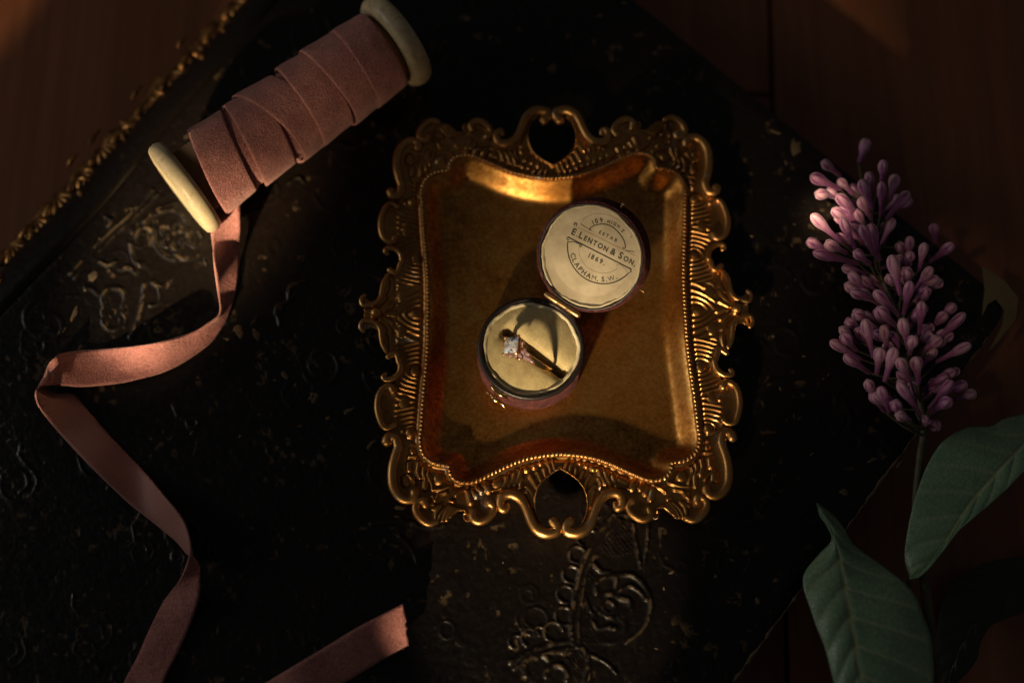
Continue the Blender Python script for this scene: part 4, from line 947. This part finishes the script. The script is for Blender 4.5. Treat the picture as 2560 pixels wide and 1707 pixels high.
# ------------------------------------------------------------------ spool and ribbon
RS = 19.0
s0 = P(462, 470, RS); s1 = P(990, 104, RS); sax = (s1 - s0) / np.linalg.norm(s1 - s0); slen = np.linalg.norm(s1 - s0)
spool = thing('ribbon_spool', ((s0 + s1) / 2) * (1, 1, 0), 'cream wooden spool with thick round flanges, lying on the black album', 'spool')
fl = [(2.0, -3.3), (RS - 3, -3.3), (RS - 1.3, -2.9), (RS - 0.35, -1.7), (RS, 0), (RS - 0.35, 1.7), (RS - 1.3, 2.9), (RS - 3, 3.3), (2.0, 3.3)]
mesh_obj('flange', *lathe(fl, 96, s0, sax), mat_spool, spool)
fl2 = [(r, h * 1.15) for r, h in fl]
mesh_obj('flange', *lathe(fl2, 96, s1, sax), mat_spool, spool)
mesh_obj('core', *lathe([(12.5, 2.5), (12.5, slen - 2.5)], 64, s0, sax), mat_core, spool)
ribbon = thing('velvet_ribbon', ((s0 + s1) / 2) * (1, 1, 0) + (0, 0, 0.3), 'dusty rose velvet ribbon wound on the cream spool with a loose curling tail', 'ribbon')
perp = np.array([-sax[1], sax[0], 0]); 
if perp[1] > 0: perp = -perp                                       # towards the bottom of the picture
mmpx = slen / math.hypot(990 - 462, 470 - 104)
WID = 14.6
def wrap(uc, tilt, R0, width=WID, seed=0, wave=0.2):
    r = np.random.default_rng(seed); NPh, NS = 128, 16; V = []
    k1_, k2_ = r.uniform(0, 6.28, 2)
    for i in range(NPh):
        ps = 2 * math.pi * i / NPh
        for k in range(NS):
            sgn = -1 + 2 * k / (NS - 1)
            R = R0 + wave * math.sin(3 * ps + k1_ + sgn) + 0.07 * math.sin(7 * ps + k2_ - 2 * sgn) - 0.55 * sgn - 0.12 * abs(sgn) ** 7 + 0.05 * math.sin(5 * sgn + ps * 2)
            vv = R * math.sin(ps)
            u = uc * mmpx - math.tan(math.radians(tilt)) * vv + sgn * width / 2 + 0.35 * math.sin(2 * ps + k1_)
            u = min(max(u, 3.6), slen - 4.2)
            V.append(s0 + sax * u + perp * vv + zz * R * math.cos(ps))
    F = [(i * NS + k, i * NS + k + 1, ((i + 1) % NPh) * NS + k + 1, ((i + 1) % NPh) * NS + k) for i in range(NPh) for k in range(NS - 1)]
    o = mesh_obj('ribbon_wrap', V, F, mat_velvet, ribbon)
    bm = bmesh.new(); bm.from_mesh(o.data); bmesh.ops.recalc_face_normals(bm, faces=bm.faces)
    bm.to_mesh(o.data); bm.free()
    md = o.modifiers.new('thick', 'SOLIDIFY'); md.thickness = 0.0007; md.offset = -1
    return o
for k_, u_ in enumerate((190, 290, 390, 490, 545)): wrap(u_, 0, 14.2, 17, 20 + k_, 0.03)
wrap(112, 12, 16.0, WID, 1, 0.12); wrap(226, 8, 15.9, WID, 2, 0.12); wrap(300, -13, 16.6, WID, 3, 0.15); wrap(392, 4, 16.3, WID, 4, 0.12); wrap(476, -3, 16.5, WID, 5, 0.14)
wrap(556, 1.5, 16.1, WID * 0.95, 6, 0.1)
# tail: pairs of edge pixels (A, B), height of the lower edge, which edge is lower
tail = [((512, 505), (600, 492), 6.0, 'a'), ((527, 575), (600, 543), 4.0, 'a'), ((535, 655), (599, 623), 2.4, 'b'), ((545, 730), (592, 705), 1.6, 'b', 4), ((549, 783), (577, 770), 1.2, 'b', 5), ((518, 811), (556, 815), 1.0, 'b', 6),
        ((468, 836), (514, 868), 1.0, 'b', 7), ((374, 861), (421, 924), 1.2, 'b'), ((257, 873), (327, 952), 1.8, 'b'), ((173, 880), (215, 966), 3.5, 'b')]
# through the fold heights are given outright
fold = [((138, 893), 9.0, (150, 963), 6.0), ((116, 925), 5.0, (112, 964), 11.0), ((112, 965), 2.5, (91, 976), 14.0), ((140, 985), 1.2, (92, 1002), 13.0), ((184, 988), 0.8, (112, 1037), 9.5), ((224, 1032), 0.7, (154, 1088), 6.0)]
tail2 = [((281, 1097), (234, 1172), 1.0, 'a'), ((351, 1168), (327, 1261), 1.2, 'a'), ((421, 1252), (400, 1318), 1.6, 'b'), ((458, 1303), (440, 1350), 1.6, 'b'), ((475, 1352), (466, 1382), 1.4, 'b')]
fold2 = [((473, 1392), 11.5, (483, 1392), 1.6), ((455, 1440), 7.5, (499, 1425), 5.0)]
tail3 = [((413, 1500), (496, 1490), 2.0, 'a'), ((380, 1560), (480, 1548), 1.5, 'a'), ((345, 1640), (448, 1622), 1.5, 'a'), ((310, 1707), (412, 1695), 1.2, 'a'), ((290, 1780), (385, 1790), 1.0, 'a'), ((330, 1880), (400, 1830), 1.0, 'a'),
         ((430, 1930), (460, 1840), 1.0, 'a'), ((560, 1900), (530, 1805), 1.0, 'a'), ((700, 1810), (640, 1722), 1.2, 'a'), ((790, 1750), (735, 1664), 1.6, 'a'), ((866, 1702), (812, 1618), 2.2, 'a'), ((954, 1648), (899, 1566), 4.0, 'a'), ((1019, 1612), (1009, 1508), 6.0, 'a')]
def solve(pa, pb, z, lo, cap=16.0):
    q, s = (pa, pb) if lo == 'a' else (pb, pa)
    p0 = P(*q, z); best = z
    for dz in np.linspace(0, 16, 321):
        p1 = P(*s, z + dz)
        if np.linalg.norm(p1 - p0) >= WID - 0.3: break
    d = np.linalg.norm(P(*s, z) - p0)
    z1 = z if d >= WID - 0.3 else z + min(dz, cap)
    p1 = P(*s, z1)
    return (p0, p1) if lo == 'a' else (p1, p0)
EA, EB = [], []
for seg_ in (tail, fold, tail2, fold2, tail3):
    for r in seg_:
        if isinstance(r[1], tuple): a, b = solve(*r)
        else: a, b = P(*r[0], r[1]), P(*r[2], r[3])
        EA.append(a); EB.append(b)
SA, SB = spline(EA, 14), spline(EB, 14); NS = 13; V = []
NT = len(SA)
tang = np.gradient((SA + SB) / 2, axis=0); tang /= np.linalg.norm(tang, axis=1)[:, None] + 1e-9
for i in range(NT):
    nn_ = np.cross(SB[i] - SA[i], tang[i]); nn_ /= np.linalg.norm(nn_) + 1e-9
    for k in range(NS):
        t = k / (NS - 1); V.append(SA[i] * (1 - t) + SB[i] * t + nn_ * 0.45 * math.sin(math.pi * t) * (1 if i < 150 else -0.6) + nn_ * 0.12 * math.sin(i * 0.21 + 3 * t))
V = np.array(V); V[-NS:] += np.column_stack([rng.uniform(-0.5, 0.5, NS), rng.uniform(-0.3, 0.3, NS), np.zeros(NS)])
F = [(i * NS + k, i * NS + k + 1, (i + 1) * NS + k + 1, (i + 1) * NS + k) for i in range(NT - 1) for k in range(NS - 1)]
to = mesh_obj('loose_tail', V, F, [mat_weave, mat_velvet], ribbon)
md = to.modifiers.new('thick', 'SOLIDIFY'); md.thickness = 0.0007; md.offset = 0; md.material_offset = 1; md.material_offset_rim = 0
# frayed pile along the edges
fz = []
def fuzz(edge, inward, n, ln=(0.25, 0.7)):
    for _ in range(n):
        i = rng.integers(2, len(edge) - 3); t = rng.random(); p = edge[i] * (1 - t) + edge[i + 1] * t
        o_ = edge[i] - inward[i]; o_ = o_ / (np.linalg.norm(o_) + 1e-9)
        d = o_ * rng.uniform(*ln) + rng.normal(0, 0.2, 3); fz.append((p, p + d))
fuzz(SA, SB, 900); fuzz(SB, SA, 900)
for _ in range(120):
    t = rng.random(); p = SA[-1] * (1 - t) + SB[-1] * t; fz.append((p - tang[-1] * 0.6, p + tang[-1] * rng.uniform(0.4, 1.3) + rng.normal(0, 0.25, 3)))
FV, FF = [], []
for a, b in fz:
    s_ = np.cross(b - a, zz); s_ = s_ / (np.linalg.norm(s_) + 1e-9) * 0.035; k = len(FV)
    FV += [a - s_, a + s_, b, a + (0, 0, 0.05)]; FF += [(k, k + 1, k + 2), (k + 1, k + 3, k + 2), (k + 3, k, k + 2)]
fo = mesh_obj('frayed_pile', FV, FF, mat_velvet, ribbon); fo['kind'] = 'stuff'

# ------------------------------------------------------------------ lilac sprig
sprig = thing('lilac_sprig', P(2250, 900, 0), 'sprig of unopened pink lilac buds with dark green leaves across the album edge', 'lilac sprig')
def c8(x, y, z=0): return P(1940 + x * .4848, 340 + y * .4848, z)
def bud_mesh(L=13.0, R=2.05):
    V = []; al = []; NPb = 32
    prof = [(0.0, 0.36), (0.12, 0.40), (0.3, 0.44), (0.42, 0.52), (0.52, 0.68), (0.60, 0.84), (0.68, 0.95), (0.77, 1.0), (0.86, 0.94), (0.93, 0.74), (0.98, 0.40), (1.0, 0.03)]
    for t, r in prof:
        for j in range(NPb):
            p = 2 * math.pi * j / NPb
            g = max(0.0, (t - 0.6) / 0.4); k = 1 - 0.24 * g * (abs(math.cos(2 * p)) ** 5)
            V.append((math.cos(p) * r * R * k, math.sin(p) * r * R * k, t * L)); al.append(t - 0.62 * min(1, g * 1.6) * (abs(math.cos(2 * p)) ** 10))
    F = [(i * NPb + j, i * NPb + (j + 1) % NPb, (i + 1) * NPb + (j + 1) % NPb, (i + 1) * NPb + j) for i in range(len(prof) - 1) for j in range(NPb)]
    me = bpy.data.meshes.new('bud'); me.from_pydata((np.array(V) * 0.001).tolist(), [], F); me.update()
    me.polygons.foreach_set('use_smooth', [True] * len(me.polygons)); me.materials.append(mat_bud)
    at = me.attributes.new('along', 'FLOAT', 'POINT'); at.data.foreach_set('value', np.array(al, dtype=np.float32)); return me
bud_me = bud_mesh()
B = [(255, 145, 330, 205, 16), (200, 215, 330, 275, 20), (225, 300, 310, 310, 18), (280, 290, 345, 340, 14), (330, 320, 440, 420, 22), (552, 150, 545, 250, 24), (448, 250, 500, 378, 27), (545, 262, 540, 405, 28), (612, 225, 588, 335, 16), (668, 308, 570, 432, 22),
     (308, 390, 410, 455, 18), (200, 422, 330, 545, 24), (350, 448, 412, 585, 28), (448, 482, 505, 610, 27), (492, 478, 532, 645, 20), (182, 550, 275, 592, 15), (215, 606, 425, 660, 20), (275, 560, 365, 604, 22), (422, 608, 485, 662, 24), (362, 684, 495, 722, 14), (462, 40, 428, 145, 2),
     (600, 640, 642, 822, 26), (670, 702, 692, 760, 24), (688, 775, 658, 920, 29), (690, 542, 680, 645, 16), (762, 576, 738, 695, 18), (895, 572, 795, 650, 14), (815, 478, 822, 560, 6), (788, 698, 718, 792, 20), (405, 808, 525, 852, 22), (525, 815, 632, 922, 28), (540, 902, 615, 975, 29), (418, 918, 485, 948, 24),
     (463, 970, 502, 1142, 27), (558, 1000, 572, 1105, 22), (655, 965, 682, 1095, 29), (750, 878, 738, 1025, 24), (706, 1055, 688, 1125, 30), (955, 932, 795, 1085, 18), (980, 1085, 825, 1165, 16), (345, 1000, 415, 1060, 18), (358, 1040, 412, 1105, 23), (300, 1070, 440, 1152, 21), (372, 1143, 482, 1222, 14),
     (535, 1118, 520, 1225, 24), (605, 1118, 560, 1265, 27), (643, 1168, 694, 1265, 28), (722, 1165, 735, 1275, 26), (645, 1292, 742, 1432, 27), (545, 1318, 585, 1425, 25), (478, 1278, 515, 1362, 16), (618, 1388, 640, 1450, 26), (640, 1442, 692, 1462, 28), (893, 1283, 788, 1405, 22), (882, 1370, 798, 1425, 25), (1005, 1330, 925, 1355, 8),
     (772, 1470, 745, 1440, 14), (822, 1495, 770, 1455, 10), (835, 758, 780, 805, 8), (905, 885, 830, 960, 6), (690, 620, 668, 690, 14), (585, 735, 622, 800, 14), (640, 570, 660, 640, 8), (380, 960, 450, 1000, 10), (430, 1010, 470, 1080, 14), (770, 800, 740, 860, 16), (700, 1290, 735, 1380, 16), (505, 1340, 560, 1420, 12), (340, 240, 395, 300, 12), (480, 210, 500, 300, 12), (390, 350, 440, 430, 10), (560, 470, 560, 560, 8), (420, 400, 470, 480, 16)]
for _ in range(62):                                   # deeper buds that fill the spray between the front ones
    t = random.random(); cx, cy = 470 + 290 * t + random.gauss(0, 30), 330 + 1120 * t; side_ = random.choice((-1, 1)); w_ = random.uniform(60, 210) * (1.0 if t > 0.2 else 0.8)
    if 0.27 < t < 0.40 and side_ < 0: continue
    tx, ty = cx + side_ * w_, cy - random.uniform(20, 110); dx, dy = cx - tx, cy + 40 - ty; L_ = math.hypot(dx, dy) / random.uniform(95, 135)
    B.append((tx, ty, tx + dx / L_, ty + dy / L_, random.uniform(6, 16)))
stems = []
axis_pts = [(470, 330, 8), (505, 520, 10), (530, 700, 12), (600, 850, 13), (660, 1000, 13), (700, 1200, 13), (745, 1380, 12), (765, 1500, 10), (745, 1640, 7), (722, 1900, 5), (735, 2100, 4), (780, 2400, 6), (830, 2800, 6)]
AX = spline([c8(x, y, z) for x, y, z in axis_pts], 8)
for i, (tx, ty, bx_, by_, tz) in enumerate(B):
    tip = c8(tx, ty, tz); bz = max(3, tz - random.uniform(4, 9)); b = c8(bx_, by_, bz)
    d = tip - b; L = np.linalg.norm(d) + 2.0; d /= np.linalg.norm(d)
    if L < 7.5: b = tip - d * 6.5; L = 8.5
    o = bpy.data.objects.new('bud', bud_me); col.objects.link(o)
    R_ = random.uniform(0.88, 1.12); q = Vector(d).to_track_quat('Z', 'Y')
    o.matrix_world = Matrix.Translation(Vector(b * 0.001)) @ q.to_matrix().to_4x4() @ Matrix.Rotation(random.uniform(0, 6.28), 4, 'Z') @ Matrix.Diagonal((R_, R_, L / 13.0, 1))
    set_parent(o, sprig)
    # short stalk back to the main stem, slanting down the sprig
    k = np.argmin(np.linalg.norm(AX[:70] - (b + np.array([0.5, -6, -2])), axis=1)); stems.append((b, AX[k]))
parts = [sweep(AX, np.interp(np.arange(len(AX)), [0, 30, 60, len(AX)], [0.5, 0.9, 1.3, 1.9]), 10)]
mesh_obj('stem', *parts[0], mat_stem, sprig)
for b, a in stems:
    mid = (a + b) / 2 + np.array([0, -0.8, -1.0]); mesh_obj('bud_stalk', *sweep(spline([a, mid, b], 4), [0.42] * 9, 6), mat_stem, sprig)

def leaf(left, right, rib, zfun, origin, s, lmat=None, nv=9, stalk=None):
    def tr(l): return spline([(origin[0] + x * s, origin[1] + y * s) for x, y in l], 12)
    def res(a, n):
        d = np.concatenate([[0], np.cumsum(np.linalg.norm(np.diff(a, axis=0), axis=1))]); t = np.linspace(0, d[-1], n)
        return np.column_stack([np.interp(t, d, a[:, 0]), np.interp(t, d, a[:, 1])])
    NL, NW = 110, 41; L_, R_, C_ = (res(tr(q), NL) for q in (left, right, rib)); V = []; vn = []
    for i in range(NL):
        for k in range(NW):
            t = -1 + 2 * k / (NW - 1)
            p = C_[i] * (1 - abs(t)) + (L_[i] if t < 0 else R_[i]) * abs(t)
            u = i / (NL - 1)
            phs = u * nv - abs(t) * 1.25
            vv = math.exp(-((phs - round(phs)) / 0.040) ** 2) * (1 - abs(t)) ** 0.4 * (abs(t) > 0.02)
            rbv = math.exp(-(t / 0.035) ** 2)
            z = zfun(u, t) - 0.25 * vv + 0.75 * abs(math.sin(math.pi * phs)) * (1 - abs(t) ** 3) - 0.5 * rbv + 0.15 * math.sin(9 * u + 5 * t)
            w = P(p[0], p[1], z); V.append(w); vn.append(min(1, 0.75 * vv + 0.9 * rbv))
    F = [(i * NW + k, (i + 1) * NW + k, (i + 1) * NW + k + 1, i * NW + k + 1) for i in range(NL - 1) for k in range(NW - 1)]
    o = mesh_obj('leaf', V, F, lmat or mat_leaf, sprig)
    at = o.data.attributes.new('vein', 'FLOAT', 'POINT'); at.data.foreach_set('value', np.array(vn, dtype=np.float32))
    md = o.modifiers.new('thick', 'SOLIDIFY'); md.thickness = 0.00035; md.offset = -1
    mr_ = np.array([V[i * NW + NW // 2] for i in range(NL)]) - (0, 0, 0.35)
    mesh_obj('midrib', *sweep(mr_[3:], np.linspace(0.15, 0.6, NL - 3), 8), mat_leaf, o)
    if stalk is not None:
        mesh_obj('leaf_stalk', *sweep(spline([mr_[-1]] + [P(*q) for q in stalk], 5), 0.7, 8), mat_stem, sprig)
LO = (1900, 1000); LS = .4508
leaf([(315, 572), (330, 640), (370, 700), (395, 775), (330, 850), (250, 950), (240, 1030), (270, 1130), (315, 1260), (365, 1390), (410, 1568), (470, 1750), (580, 1900), (690, 1990)],
     [(315, 572), (350, 590), (410, 640), (460, 700), (505, 780), (570, 840), (650, 895), (730, 955), (805, 1015), (865, 1090), (905, 1190), (945, 1300), (960, 1430), (960, 1580), (900, 1780), (800, 1920), (690, 1990)],
     [(315, 572), (345, 625), (395, 720), (430, 830), (455, 950), (490, 1150), (520, 1340), (555, 1560), (610, 1780), (690, 1990)],
     lambda u, t: 9 + 7 * math.sin(u * 2.4) - 3.0 * abs(t) ** 2 + (4.0 * (0.3 - u) / 0.3 if u < 0.3 else 0) , LO, LS, stalk=[(2230, 1960, 4), (2260, 2050, 3)])
leaf([(1700, -60), (1560, 40), (1464, 75), (1350, 105), (1280, 145), (1150, 150), (1050, 200), (980, 270), (910, 400), (850, 580), (812, 760), (803, 880), (830, 985)],
     [(1700, -60), (1660, 120), (1580, 280), (1464, 395), (1350, 510), (1200, 640), (1100, 722), (1015, 830), (940, 922), (880, 980), (830, 985)],
     [(1700, -60), (1590, 100), (1464, 245), (1300, 425), (1160, 590), (1055, 750), (950, 890), (830, 985)],
     lambda u, t: 6 + 5 * math.sin(u * 2.6) + (2.5 * t if t > 0 else -2.0 * t * t), LO, LS, stalk=[(2270, 1500, 3), (2262, 1560, 3.5)])
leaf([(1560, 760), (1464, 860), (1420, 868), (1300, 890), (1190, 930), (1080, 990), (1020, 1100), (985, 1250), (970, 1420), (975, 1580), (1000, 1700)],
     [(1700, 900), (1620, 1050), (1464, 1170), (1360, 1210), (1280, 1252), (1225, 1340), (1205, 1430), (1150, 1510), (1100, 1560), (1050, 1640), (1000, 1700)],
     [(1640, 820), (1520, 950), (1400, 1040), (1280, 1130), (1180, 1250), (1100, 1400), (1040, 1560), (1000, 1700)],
     lambda u, t: -28 + 10 * u + 2 * math.sin(u * 3) - 1.5 * t * t, LO, LS, lmat=mat_shaded_leaf, stalk=[(2330, 1850, -8), (2310, 2000, 0)])
